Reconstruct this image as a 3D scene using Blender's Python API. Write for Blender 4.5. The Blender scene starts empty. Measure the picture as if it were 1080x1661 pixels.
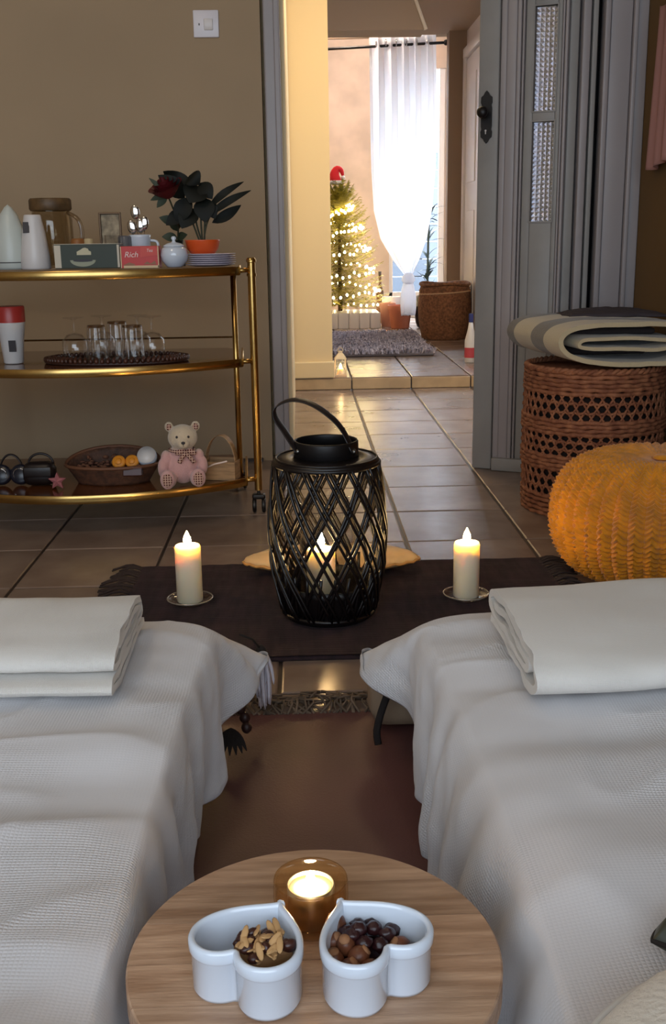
import bpy, math, random
from math import sin, cos, pi, radians as R, sqrt, atan2, exp
from mathutils import Vector as V, Matrix, noise
import numpy as np
random.seed(7)
SC = bpy.context.scene
COL = SC.collection

# ---------------------------------------------------------------- camera
fpx, pitch, yaw, roll, CH = 1724.05, .2515, .0274, -.0155, .80
F = V((sin(yaw)*cos(pitch), cos(yaw)*cos(pitch), -sin(pitch)))
Rt = V((cos(yaw), -sin(yaw), 0)); Up = Rt.cross(F)
R2 = Rt*cos(roll) + Up*sin(roll); U2 = -Rt*sin(roll) + Up*cos(roll)
cd = bpy.data.cameras.new('camera'); cam = bpy.data.objects.new('camera', cd); COL.objects.link(cam)
m = Matrix((R2, U2, -F)).transposed().to_4x4(); m.translation = V((0, 0, CH)); cam.matrix_world = m
cd.sensor_fit = 'VERTICAL'; cd.sensor_height = 24; cd.lens = fpx*24/1661; cd.clip_start = .02
SC.camera = cam

# ---------------------------------------------------------------- world, lights, exposure
SC.view_settings.view_transform = 'Standard'; SC.view_settings.look = 'None'
SC.view_settings.gamma = 1; SC.view_settings.use_curve_mapping = False
SC.view_settings.exposure = 0.38
W = bpy.data.worlds.new('world'); SC.world = W; W.use_nodes = True
W.node_tree.nodes['Background'].inputs[0].default_value = (.75, .87, 1.0, 1)
W.node_tree.nodes['Background'].inputs[1].default_value = 3.25

def area(name, loc, rot, sx, sy, power, color, portal=False, spread=None):
    d = bpy.data.lights.new(name, 'AREA'); d.shape = 'RECTANGLE'; d.size = sx; d.size_y = sy
    d.energy = power; d.color = color
    if portal: d.cycles.is_portal = True
    if spread: d.spread = spread
    o = bpy.data.objects.new(name, d); COL.objects.link(o); o.location = loc; o.rotation_euler = rot
    return o
area('rear_window_portal', (-.45, -1.15, 1.4), (R(90), 0, 0), 3.1, 1.8, 1, (1, 1, 1), portal=True)
area('added_window_portal', (1.42, 5.85, 1.3), (0, R(90), 0), 1.5, 1.3, 1, (1, 1, 1), portal=True)  # portal of the added side window
area('garden_door_portal', (1.0, 10.32, 1.2), (R(-90), 0, 0), 1.0, 2.2, 1, (1, 1, 1), portal=True)
area('room_warm_fill', (-.9, 1.7, 2.35), (R(30), 0, 0), .5, .5, 4.8, (1, .80, .58))  # added warm fill to brighten the back wall, no known fitting
area('hall_ceiling_lamp', (.35, 4.7, 2.25), (R(14), 0, 0), .35, .35, 11, (1, .74, .42))
area('garden_room_fill', (.35, 8.6, 2.5), (R(20), 0, 0), .4, .4, 85, (1, .84, .68))  # added fill to brighten the far wall and floor, no known fitting
area('daylight_through_garden_door', (1.15, 11.1, 2.7), (R(-53), 0, 0), 1.6, 1.0, 480, (.74, .86, 1))
SC.cycles.transparent_max_bounces = 40

# ---------------------------------------------------------------- helpers
def lin(c):
    return tuple(((v/255)/12.92 if v/255 <= .04045 else ((v/255+.055)/1.055)**2.4) for v in c) + (1,)

def mat(name, rgb, rough=.6, metal=0, bump=0, bscale=200, var=0, vscale=8, sss=0, rgb2=None, trans=0,
        spec=.5, coat=0, emit=None, estr=0, stretch=(1, 1, 1), rnd=0, sheen=0, detail=3):
    mt = bpy.data.materials.new(name); mt.use_nodes = True
    nt = mt.node_tree; b = nt.nodes['Principled BSDF']
    b.inputs['Base Color'].default_value = lin(rgb); b.inputs['Roughness'].default_value = rough
    b.inputs['Metallic'].default_value = metal; b.inputs['Specular IOR Level'].default_value = spec
    b.inputs['Coat Weight'].default_value = coat; b.inputs['Sheen Weight'].default_value = sheen
    if trans: b.inputs['Transmission Weight'].default_value = trans
    if sss:
        b.inputs['Subsurface Weight'].default_value = 1; b.inputs['Subsurface Scale'].default_value = sss
        b.inputs['Subsurface Radius'].default_value = (1, .86, .62)
    if emit:
        b.inputs['Emission Color'].default_value = emit + (1,); b.inputs['Emission Strength'].default_value = estr
    tc = None
    if var or bump or rnd:
        tc = nt.nodes.new('ShaderNodeTexCoord'); mp = nt.nodes.new('ShaderNodeMapping')
        mp.inputs['Scale'].default_value = stretch; nt.links.new(tc.outputs['Object'], mp.inputs[0])
        src = mp.outputs[0]
        if rnd:
            oi = nt.nodes.new('ShaderNodeObjectInfo'); va = nt.nodes.new('ShaderNodeVectorMath'); va.operation = 'MULTIPLY_ADD'
            cv = nt.nodes.new('ShaderNodeCombineXYZ')
            for k in range(3): nt.links.new(oi.outputs['Random'], cv.inputs[k])
            nt.links.new(cv.outputs[0], va.inputs[0]); va.inputs[1].default_value = (37, 51, 23); nt.links.new(src, va.inputs[2])
            src = va.outputs[0]
    if var or rnd:
        nz = nt.nodes.new('ShaderNodeTexNoise'); nz.inputs['Scale'].default_value = vscale; nz.inputs['Detail'].default_value = detail
        nt.links.new(src, nz.inputs['Vector'])
        mx = nt.nodes.new('ShaderNodeMix'); mx.data_type = 'RGBA'
        mx.inputs['A'].default_value = lin(rgb); mx.inputs['B'].default_value = lin(rgb2 or tuple(v*(1-var) for v in rgb))
        mr = nt.nodes.new('ShaderNodeMapRange'); mr.inputs['From Min'].default_value = .35; mr.inputs['From Max'].default_value = .65
        nt.links.new(nz.outputs['Fac'], mr.inputs[0]); nt.links.new(mr.outputs[0], mx.inputs['Factor'])
        out = mx.outputs['Result']
        if rnd:
            hv = nt.nodes.new('ShaderNodeHueSaturation'); m2 = nt.nodes.new('ShaderNodeMapRange')
            m2.inputs['To Min'].default_value = 1-rnd; m2.inputs['To Max'].default_value = 1+rnd
            nt.links.new(oi.outputs['Random'], m2.inputs[0]); nt.links.new(m2.outputs[0], hv.inputs['Value'])
            nt.links.new(out, hv.inputs['Color']); out = hv.outputs[0]
        nt.links.new(out, b.inputs['Base Color'])
    if bump:
        n2 = nt.nodes.new('ShaderNodeTexNoise'); n2.inputs['Scale'].default_value = bscale; n2.inputs['Detail'].default_value = 4
        nt.links.new(src, n2.inputs['Vector'])
        bp = nt.nodes.new('ShaderNodeBump'); bp.inputs['Strength'].default_value = bump; bp.inputs['Distance'].default_value = .002
        nt.links.new(n2.outputs['Fac'], bp.inputs['Height']); nt.links.new(bp.outputs[0], b.inputs['Normal'])
    return mt

def thin_glass(name, tint=(1, 1, 1), refl=.9):
    mt = bpy.data.materials.new(name); mt.use_nodes = True; nt = mt.node_tree; nt.nodes.clear()
    o = nt.nodes.new('ShaderNodeOutputMaterial'); t = nt.nodes.new('ShaderNodeBsdfTransparent'); g = nt.nodes.new('ShaderNodeBsdfGlossy')
    t.inputs[0].default_value = tint + (1,); g.inputs['Roughness'].default_value = .06
    lw = nt.nodes.new('ShaderNodeLayerWeight'); lw.inputs[0].default_value = .5; pw = nt.nodes.new('ShaderNodeMath'); pw.operation = 'POWER'
    nt.links.new(lw.outputs['Facing'], pw.inputs[0]); pw.inputs[1].default_value = 3.5
    fr = nt.nodes.new('ShaderNodeMath'); fr.operation = 'MULTIPLY_ADD'; nt.links.new(pw.outputs[0], fr.inputs[0]); fr.inputs[1].default_value = .7; fr.inputs[2].default_value = .05
    mx = nt.nodes.new('ShaderNodeMixShader'); nt.links.new(fr.outputs[0], mx.inputs[0]); nt.links.new(t.outputs[0], mx.inputs[1]); nt.links.new(g.outputs[0], mx.inputs[2])
    nt.links.new(mx.outputs[0], o.inputs[0]); return mt

def emis(name, c, s):
    mt = bpy.data.materials.new(name); mt.use_nodes = True; nt = mt.node_tree; nt.nodes.clear()
    o = nt.nodes.new('ShaderNodeOutputMaterial'); e = nt.nodes.new('ShaderNodeEmission')
    e.inputs[0].default_value = c + (1,); e.inputs[1].default_value = s; nt.links.new(e.outputs[0], o.inputs[0]); return mt

def cloth_mat(name, rgb, waffle=.5, cell=.0075, rough=.95, zone=(1.2, 3.2), sheen=.2):
    """woven cotton: fine thread relief, with a waffle weave that fades in and out"""
    mt = mat(name, rgb, rough, sheen=sheen, var=.04, vscale=3); nt = mt.node_tree; b = nt.nodes['Principled BSDF']
    tc = nt.nodes.new('ShaderNodeTexCoord'); sp = nt.nodes.new('ShaderNodeSeparateXYZ'); nt.links.new(tc.outputs['UV'], sp.inputs[0])
    def math_(op, a, bb=None):
        n = nt.nodes.new('ShaderNodeMath'); n.operation = op
        for i, x in enumerate((a, bb)):
            if x is None: continue
            if isinstance(x, (int, float)): n.inputs[i].default_value = x
            else: nt.links.new(x, n.inputs[i])
        return n.outputs[0]
    sx = math_('SINE', math_('MULTIPLY', sp.outputs[0], 2*pi/cell)); sy = math_('SINE', math_('MULTIPLY', sp.outputs[1], 2*pi/cell))
    w = math_('MULTIPLY', math_('ABSOLUTE', sx), math_('ABSOLUTE', sy))
    nz = nt.nodes.new('ShaderNodeTexNoise'); nz.inputs['Scale'].default_value = zone[1]; nt.links.new(tc.outputs['UV'], nz.inputs[0])
    mr = nt.nodes.new('ShaderNodeMapRange'); mr.inputs['From Min'].default_value = .45; mr.inputs['From Max'].default_value = .6
    nt.links.new(nz.outputs['Fac'], mr.inputs[0])
    w = math_('MULTIPLY', w, math_('ADD', math_('MULTIPLY', mr.outputs[0], .85), .15))
    bp = nt.nodes.new('ShaderNodeBump'); bp.inputs['Strength'].default_value = waffle; bp.inputs['Distance'].default_value = .0016
    nt.links.new(w, bp.inputs['Height'])
    nt.links.new(bp.outputs[0], b.inputs['Normal']); return mt

class G:
    def __init__(s): s.v = []; s.f = []; s.mi = []; s.m = 0
    def add(s, vs, fs):
        o = len(s.v); s.v += [tuple(x) for x in vs]; s.f += [tuple(i+o for i in f) for f in fs]; s.mi += [s.m]*len(fs); return s
    def box(s, c, d, rz=0, rx=0, ry=0, bev=0):
        hx, hy, hz = d[0]/2, d[1]/2, d[2]/2
        M = Matrix.Translation(c) @ Matrix.Rotation(rz, 4, 'Z') @ Matrix.Rotation(ry, 4, 'Y') @ Matrix.Rotation(rx, 4, 'X')
        if bev <= 0:
            vs = [M @ V((x*hx, y*hy, z*hz)) for x in (-1, 1) for y in (-1, 1) for z in (-1, 1)]
            return s.add(vs, [(0, 1, 3, 2), (4, 6, 7, 5), (0, 4, 5, 1), (2, 3, 7, 6), (0, 2, 6, 4), (1, 5, 7, 3)])
        # rounded box: rings of a rounded rectangle
        bev = min(bev, hx*.999, hy*.999, hz*.999); rings = []
        prof = [(-hz, bev), (-hz+bev*.3, bev*.3), (-hz+bev, 0), (hz-bev, 0), (hz-bev*.3, bev*.3), (hz, bev)]
        for z, ins in prof:
            ring = []
            for (sx, sy, a0) in ((1, 1, 0), (-1, 1, 90), (-1, -1, 180), (1, -1, 270)):
                for k in range(4):
                    a = R(a0+30*k); r = bev
                    ring.append(M @ V((sx*(hx-bev)+(r-ins)*cos(a), sy*(hy-bev)+(r-ins)*sin(a), z)))
            rings.append(ring)
        return s.loft(rings, cap=True)
    def loft(s, rings, cap=False, close=True):
        n = len(rings[0]); vs = [p for r in rings for p in r]; fs = []
        for i in range(len(rings)-1):
            for j in range(n if close else n-1):
                a = i*n+j; b = i*n+(j+1) % n; fs.append((a, b, b+n, a+n))
        if cap: fs.append(tuple(range(n))[::-1]); fs.append(tuple((len(rings)-1)*n+k for k in range(n)))
        return s.add(vs, fs)
    def tube(s, pts, r, n=8, cap=True, closed=False, flat=1.0, upv=None):
        pts = [V(p) for p in pts]; L = len(pts); rings = []
        rr = r if isinstance(r, (list, tuple)) else [r]*L; prev = None
        for i, p in enumerate(pts):
            t = (pts[(i+1) % L]-pts[i-1]) if closed else (pts[min(i+1, L-1)]-pts[max(i-1, 0)])
            t.normalize()
            if upv is not None: a = V(upv) - t*V(upv).dot(t)
            elif prev is None: a = t.orthogonal()
            else: a = prev - t*prev.dot(t)
            if a.length < 1e-6: a = t.orthogonal()
            a.normalize(); prev = a; b = t.cross(a)
            rings.append([p + (a*cos(2*pi*k/n) + b*sin(2*pi*k/n)*flat)*rr[i] for k in range(n)])
        if closed: rings.append(rings[0]); return s.loft(rings)
        return s.loft(rings, cap=cap)
    def lathe(s, prof, n=32, c=(0, 0, 0), sx=1, sy=1, M=None, fn=None):
        rings = []
        for r, z in prof:
            ring = []
            for k in range(n):
                a = 2*pi*k/n; rad = max(r, 1e-5)*(fn(a, z) if fn else 1)
                p = V((rad*cos(a)*sx, rad*sin(a)*sy, z))
                if M: p = M @ p
                ring.append(p+V(c))
            rings.append(ring)
        return s.loft(rings, cap=True)
    def ell(s, c, r, n=16, m=10, M=None):
        prof = [(sin(pi*i/m), -cos(pi*i/m)) for i in range(m+1)]; rings = []
        for q, z in prof:
            rings.append([V((max(q, 1e-4)*cos(2*pi*k/n)*r[0], max(q, 1e-4)*sin(2*pi*k/n)*r[1], z*r[2])) for k in range(n)])
        rings = [[((M @ p) if M else p)+V(c) for p in rg] for rg in rings]
        return s.loft(rings, cap=True)
    def prism(s, poly, z0, z1, M=None):
        n = len(poly); vs = [V((x, y, z)) for z in (z0, z1) for x, y in poly]
        if M: vs = [M @ p for p in vs]
        return s.add(vs, [tuple(range(n))[::-1], tuple(range(n, 2*n))] + [(i, (i+1) % n, (i+1) % n+n, i+n) for i in range(n)])
    def build(s, name, mats, parent=None, smooth=False, loc=None, angle=None):
        me = bpy.data.meshes.new(name); me.from_pydata(s.v, [], s.f)
        if not isinstance(mats, (list, tuple)): mats = [mats]
        for x in mats: me.materials.append(x)
        if len(mats) > 1: me.polygons.foreach_set('material_index', s.mi)
        if smooth or angle:
            me.polygons.foreach_set('use_smooth', [True]*len(me.polygons))
            if angle: me.set_sharp_from_angle(angle=R(angle))
        me.update()
        o = bpy.data.objects.new(name, me); COL.objects.link(o)
        if parent: o.parent = parent
        if loc is not None: o.location = loc
        return o

def tag(o, label, cat, group=None, kind=None):
    if label: o['label'] = label
    if cat: o['category'] = cat
    if group: o['group'] = group
    if kind: o['kind'] = kind
    return o
def thing(name, loc, label, cat, group=None, rz=0):
    o = bpy.data.objects.new(name, None); COL.objects.link(o); o.location = loc; o.rotation_euler = (0, 0, rz)
    o.empty_display_size = .05
    return tag(o, label, cat, group)
def struct(o, label=None):
    o['kind'] = 'structure'
    if label: o['label'] = label
    return o
def copy_part(o, parent, loc=None):
    c = o.copy(); COL.objects.link(c); c.parent = parent
    if loc is not None: c.location = loc
    return c
def copy_thing(o, label, loc, rz=None):
    c = o.copy(); COL.objects.link(c); c.location = loc; c['label'] = label
    if rz is not None: c.rotation_euler = (0, 0, rz)
    for ch in list(o.children):
        d = copy_part(ch, c)
        for e in list(ch.children): copy_part(e, d)
    return c
def nz(x, y=0, z=0): return noise.noise(V((x, y, z)))
def catmull(P, n):
    P = [V(p) for p in P]; L = len(P); out = []
    for i in range(n):
        t = i/(n-1)*(L-1); k = min(int(t), L-2); u = t-k
        p0, p1, p2, p3 = P[max(k-1, 0)], P[k], P[k+1], P[min(k+2, L-1)]
        out.append(.5*((2*p1)+(p2-p0)*u+(2*p0-5*p1+4*p2-p3)*u*u+(3*p1-p0-3*p2+p3)*u**3))
    return out

# ---------------------------------------------------------------- materials
m_wall = mat('olive_plaster', (178, 154, 124), .85, bump=.15, bscale=60, var=.05, vscale=1.5)
m_wallR = mat('ochre_plaster', (116, 86, 44), .85, bump=.15, bscale=60, var=.06, vscale=2)
m_hallwarm = mat('cream_plaster', (232, 210, 168), .8, bump=.1, bscale=40)
m_pink = mat('pale_pink_plaster', (214, 190, 172), .85, bump=.2, bscale=20, var=.10, vscale=4)
m_taupe = mat('taupe_paint', (150, 126, 104), .8)
m_ceil = mat('ceiling_paint', (205, 190, 170), .9)
m_door = mat('lavender_grey_gloss_paint', (160, 152, 152), .38, bump=.08, bscale=30, var=.04, vscale=3)
m_doorg = mat('grey_green_paint', (150, 146, 142), .45, var=.05)
m_white = mat('white_gloss_paint', (225, 218, 215), .3)
m_tile = mat('glazed_floor_tile', (142, 124, 112), .26, bump=.06, bscale=14, var=.14, vscale=5, rnd=.10, detail=6, rgb2=(118, 100, 90))
m_riser = mat('step_riser_tile', (196, 168, 130), .4, bump=.1, bscale=20, var=.1, vscale=9, rnd=.06)
m_grout = mat('grout', (52, 42, 38), .45)
m_brown = mat('brown_flatweave', (104, 66, 62), .5, bump=.25, bscale=300, var=.15, vscale=3, rgb2=(86, 54, 50))
m_fringe = mat('beige_fringe', (118, 98, 80), .9, var=.4, vscale=30)
m_dark = mat('dark_cotton', (50, 32, 37), .95, bump=.7, bscale=160, var=.3, vscale=60, stretch=(1, .15, 1))
m_black = mat('black_rattan', (17, 10, 10), .38, bump=.2, bscale=90)
m_blackm = mat('black_metal', (22, 19, 20), .42, metal=.3)
m_leather = mat('black_leather', (26, 19, 20), .4, bump=.2, bscale=80)
m_wax = mat('ivory_wax', (240, 228, 200), .45, sss=.02)
m_waxmelt = mat('melted_wax', (250, 235, 200), .15, sss=.01)
m_flame = emis('candle_flame', (1, .64, .27), 230)
m_flamel = emis('lantern_flame', (1, .64, .27), 190)
m_wick = mat('wick', (30, 22, 18), .9)
m_glass = thin_glass('clear_glass')
m_amber = thin_glass('amber_glass', (1, .88, .68))
m_smoke = thin_glass('smoked_glass', (.55, .42, .30))
m_sheet = cloth_mat('white_cotton_waffle', (212, 210, 212), .55)
m_towel = cloth_mat('white_towelling', (222, 218, 212), .5, cell=.004)
m_mattress = mat('dark_mattress_cover', (58, 42, 38), .9, bump=.4, bscale=120)
m_wood = mat('pale_wood', (190, 156, 128), .5, bump=.25, bscale=40, var=.25, vscale=10, stretch=(1, 9, 9), rnd=.13, detail=8, rgb2=(152, 118, 92))
m_ceram = mat('white_glazed_ceramic', (212, 220, 232), .12, coat=.5)
m_gold = mat('brass', (206, 168, 100), .24, metal=1, var=.12, vscale=12)
m_shelf = mat('brown_mirror_glass', (92, 52, 26), .12, coat=.3)
m_sea = mat('seagrass', (152, 98, 66), .75, bump=.8, bscale=180, var=.35, vscale=40, rgb2=(118, 68, 44))
m_seadark = mat('basket_inner_shade', (30, 17, 12), .95)  # dark colour carries the shade inside the basket
m_must = mat('mustard_knit', (226, 146, 16), .95, bump=.8, bscale=260, var=.15, vscale=30, sheen=.3)
m_wick2 = mat('tan_wicker', (150, 100, 66), .8, bump=.9, bscale=140, var=.3, vscale=60)
m_curtain = mat('sheer_white_voile', (235, 238, 245), .8)
nt = m_curtain.node_tree; b = nt.nodes['Principled BSDF']; o = nt.nodes['Material Output']
tl = nt.nodes.new('ShaderNodeBsdfTranslucent'); tl.inputs[0].default_value = (.9, .93, 1, 1)
mx = nt.nodes.new('ShaderNodeMixShader'); mx.inputs[0].default_value = .6
nt.links.new(b.outputs[0], mx.inputs[1]); nt.links.new(tl.outputs[0], mx.inputs[2]); nt.links.new(mx.outputs[0], o.inputs[0])

# ---------------------------------------------------------------- setting
T = .3262; TX0 = .2727; TY0 = 5.056; ZS = .065; YS = 5.80
g = G(); g.box((-.6, 2.0, -.03), (5.2, 7.6, .055)); g.box((.6, 5.80, -.035), (2.2, .2, .05)); g.box((.6, 4.8, -.03), (1.6, 2.0, .054))
floor = struct(g.build('floor', m_grout), 'brown glazed tile floor of the room and lower hall')
def tile_mesh(w, d, h, bv=.0035):
    g = G(); x, y = w/2, d/2
    g.add([(-x, -y, 0), (x, -y, 0), (x, y, 0), (-x, y, 0), (-x, -y, h-bv*.6), (x, -y, h-bv*.6), (x, y, h-bv*.6), (-x, y, h-bv*.6),
           (-x+bv, -y+bv, h), (x-bv, -y+bv, h), (x-bv, y-bv, h), (-x+bv, y-bv, h)],
          [(0, 1, 5, 4), (1, 2, 6, 5), (2, 3, 7, 6), (3, 0, 4, 7), (4, 5, 9, 8), (5, 6, 10, 9), (6, 7, 11, 10), (7, 4, 8, 11), (8, 9, 10, 11)])
    return g
tile0 = tile_mesh(T-.008, T-.006, .006).build('tile', m_tile, floor)
first = True
for j in range(-8, 4):
    for k in range(-3, 12):
        cx = TX0+(j+.5)*T; cy = TY0-(k+.5)*T
        if cy > YS-.05: continue
        if cy > 3.98 and (cx < -.25 or cx > 1.4): continue
        if cy > 3.9 and cx < -.3: continue
        if cx > 1.3 and cy < 3.9: continue
        p = (cx, cy, -.006+random.uniform(-.0004, .0004))
        if first: tile0.location = p; first = False
        else: copy_part(tile0, floor, p)
# half row up to the step
yh = TY0+2*T
hm = tile_mesh(T-.008, YS-yh+.010, .006)
hm0 = None
for j in range(-2, 4):
    p = (TX0+(j+.5)*T, (YS+yh)/2+.007, -.006)
    if hm0 is None: hm0 = hm.build('tile', m_tile, floor, loc=p)
    else: copy_part(hm0, floor, p)
g = G(); g.box((.65, 8.15, ZS/2-.008), (2.3, 4.69, ZS-.016))
floor2 = struct(g.build('floor', m_grout), 'raised tiled floor of the garden room')
t2 = None
for j in range(-2, 4):
    for k in range(0, 14):
        p = (TX0+(j+.5)*T, YS+.004+(k+.5)*T, ZS-.012)
        if t2 is None: t2 = tile_mesh(T-.008, T-.006, .012).build('tile', m_tile, floor2, loc=p)
        else: copy_part(t2, floor2, p)
rs = None
for j in range(-1, 4):
    p = (TX0+(j+.5)*T, YS, .002)
    if rs is None:
        g = G(); g.box((0, 0, .029), (T-.007, .012, .058), bev=.002); rs = g.build('riser_tile', m_riser, floor2, loc=p)
    else: copy_part(rs, floor2, p)

def wall(name, boxes, m, label=None):
    g = G()
    for (x0, x1, y0, y1, z0, z1) in boxes: g.box(((x0+x1)/2, (y0+y1)/2, (z0+z1)/2), (x1-x0, y1-y0, z1-z0))
    return struct(g.build(name, m), label)
wall('wall_back', [(-2.4, -.115, 3.91, 4.01, 0, 2.5), (-.115, .96, 3.91, 4.01, 2.08, 2.5)], m_wall, 'olive brown plaster wall with the light switch')
wall('wall_left', [(-2.5, -2.4, -1.3, 4.01, 0, 2.5)], m_wall)
wall('wall_right', [(1.115, 1.21, -1.3, 3.62, 0, 2.5)], m_wallR, 'dark ochre wall at the right')
wall('wall_rear', [(-2.5, -2.0, -1.3, -1.2, 0, 2.5), (1.1, 1.21, -1.3, -1.2, 0, 2.5), (-2.0, 1.1, -1.3, -1.2, 0, .5), (-2.0, 1.1, -1.3, -1.2, 2.3, 2.5)], m_wall)
wall('ceiling', [(-2.5, 1.5, -1.3, 5.8, 2.5, 2.56)], m_ceil)
wall('ceiling', [(-.3, 1.7, 5.8, 8.75, 2.30, 2.5), (-.3, 1.9, 8.75, 10.5, 2.7, 2.76)], m_taupe, 'taupe ceiling of the inner hall')
wall('wall_hall_left', [(-.13, -.036, 4.01, 5.8, 0, 2.5)], m_hallwarm)
pil = wall('wall_pillar', [(-.5, .170, 5.81, 6.15, ZS, 2.35)], m_hallwarm, 'warm lit cream wall end beside the step')
g = G(); g.box((-.165, 5.80, ZS+.045), (.69, .03, .088), bev=.006); g.build('baseboard', m_hallwarm, pil)
wall('wall_garden_left', [(-.5, -.4, 6.15, 10.3, ZS, 2.7)], m_pink)
wall('wall_far', [(-.5, .84, 10.2, 10.3, ZS, 2.7), (.84, 1.36, 10.19, 10.31, 2.27, 2.7), (1.36, 1.9, 10.2, 10.3, ZS, 2.7)], m_pink, 'pale pink plaster wall behind the tree')
wall('wall_hall_right', [(1.30, 1.38, 3.95, 5.2, 0, 2.5), (1.30, 1.38, 6.5, 8.6, 0, 2.5), (1.30, 1.38, 5.2, 6.5, 0, .55), (1.30, 1.38, 5.2, 6.5, 2.05, 2.5)], m_white)  # opening cut for the added side window
wall('wall_column', [(1.165, 1.40, 8.6, 8.72, ZS, 2.7)], m_taupe, 'taupe wall return beside the curtain')
wall('wall_garden_right', [(1.62, 1.7, 8.7, 10.3, ZS, 2.7)], m_white)
# bulkhead with a slanted end across the inner hall
g = G(); Mx = Matrix(((1, 0, 0, 0), (0, 0, -1, 0), (0, 1, 0, 0), (0, 0, 0, 1)))
g.prism([(.16, 2.03), (.80, 2.03), (.70, 2.29), (.16, 2.29)], -7.25, -7.0, Mx)
struct(g.build('trim_1', m_taupe), 'brown taupe bulkhead across the hall opening')
g = G(); g.prism([(.80, 2.03), (1.29, 2.29), (.70, 2.29)], -7.6, -7.04, Mx)
# plaster fillet between bulkhead and ceiling
g = G(); g.tube([(.805, 7.0, 2.03), (.70, 7.0, 2.30)], .012, 6); struct(g.build('trim_2', m_ceil))
# doorway architrave and lining
g = G(); g.box((-.077, 3.905, 1.25), (.056, .03, 2.5), bev=.006); g.box((-.06, 3.885, 1.25), (.02, .02, 2.5), bev=.004)
struct(g.build('trim_3', m_door), 'lavender grey architrave left of the doorway')
g = G(); g.box((-.043, 3.97, 1.25), (.012, .12, 2.5)); struct(g.build('trim_4', m_hallwarm))
g = G(); g.box((-1.3, 3.9, .004), (2.3, .02, .012)); struct(g.build('baseboard_back', m_grout))

# narrow bifold leaf with glass strips (door_1)
ANG = -R(26)
door = bpy.data.objects.new('door_1', None); COL.objects.link(door); door.location = (.60, 3.70, .001); door.rotation_euler = (0, 0, ANG)
struct(door, 'grey painted door leaf with two textured glass strips and a black knob plate')
def dpart(name, bxs, m, bev=.004):
    g = G()
    for (x0, x1, y0, y1, z0, z1) in bxs: g.box(((x0+x1)/2, (y0+y1)/2, (z0+z1)/2), (x1-x0, y1-y0, z1-z0), bev=bev)
    return g.build(name, m, door, angle=35)
dpart('stile', [(0, .0685, -.002, .04, 0, 2.06)], m_doorg)
dpart('stile', [(.071, .092, .003, .04, .03, 2.06), (.092, .125, -.001, .04, .03, 2.06)], m_door)
dpart('moulding', [(.127, .140, -.008, .03, .03, 2.06), (.143, .150, -.004, .03, .03, 2.06)], m_door, .003)
dpart('moulding', [(.270, .277, -.004, .03, .03, 2.06), (.280, .290, -.008, .04, .03, 2.06)], m_door, .003)
dpart('panel', [(.152, .180, .004, .034, .03, 2.06), (.253, .268, .004, .034, .03, 2.06), (.18, .253, .004, .034, .03, .845),
                (.18, .253, .004, .034, 1.155, 1.188), (.18, .253, .004, .034, 1.50, 2.06)], m_doorg, .003)
dpart('kickboard', [(.075, .29, -.022, .0, 0, .045)], m_doorg)
m_pane = mat('dimpled_glass', (225, 232, 250), .28, trans=1, spec=.5)
nt = m_pane.node_tree; b = nt.nodes['Principled BSDF']; o = nt.nodes['Material Output']
tl = nt.nodes.new('ShaderNodeBsdfTranslucent'); tl.inputs[0].default_value = (.95, .96, 1, 1); mx = nt.nodes.new('ShaderNodeMixShader'); mx.inputs[0].default_value = .15
nt.links.new(b.outputs[0], mx.inputs[1]); nt.links.new(tl.outputs[0], mx.inputs[2]); nt.links.new(mx.outputs[0], o.inputs[0])
for z0, z1 in ((.845, 1.155), (1.188, 1.50)):
    g = G(); nx, nzv = 5, 21; w = .073/nx; h = (z1-z0)/nzv
    g.box((.2165, .024, (z0+z1)/2), (.073, .004, z1-z0))
    for i in range(nx):
        for j in range(nzv):
            x = .18+i*w; z = z0+j*h
            g.add([(x, .022, z), (x+w, .022, z), (x+w, .022, z+h), (x, .022, z+h), (x+w/2, .0155, z+h/2)], [(0, 1, 4), (1, 2, 4), (2, 3, 4), (3, 0, 4)])
    g.build('glass_pane', m_pane, door)
    fr = dpart('pane_bead', [(.176, .181, .0, .03, z0-.004, z1+.004), (.252, .257, .0, .03, z0-.004, z1+.004),
                             (.178, .255, .0, .03, z0-.005, z0), (.178, .255, .0, .03, z1, z1+.005)], m_doorg, .001)
# knob plate: lobed escutcheon
g = G(); out = []
for s in (1, -1):
    seq = [(0, .082), (.006, .076), (.010, .068), (.018, .062), (.019, .045), (.016, .038), (.018, .028), (.018, 0)]
    for x, z in (seq if s == 1 else seq[::-1]): out.append((x, z*s))
poly = out + [(-x, z) for x, z in out[::-1] if x > 0]
pp = []
for q in poly:
    if not pp or (abs(q[0]-pp[-1][0])+abs(q[1]-pp[-1][1])) > 1e-6: pp.append(q)
g.prism(pp, .002, .009, Mx)
pl = g.build('knob_plate', m_blackm, door, loc=(.030, 0, 1.178)); pl['label'] = 'black lobed iron knob plate'
g = G(); g.lathe([(.006, 0), (.006, .02), (.014, .026), (.019, .036), (.017, .044), (.008, .049), (0, .05)], 20, M=Matrix.Rotation(R(90), 4, 'X'))
g.build('knob', m_blackm, pl, smooth=True, loc=(-.003, -.008, .012))
g = G(); g.lathe([(.003, 0), (.003, .002), (0, .002)], 10, M=Matrix.Rotation(R(90), 4, 'X')); g.box((0, -.001, -.006), (.003, .002, .01))
g.build('keyhole', m_white, pl, loc=(-.001, -.009, -.042))

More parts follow.
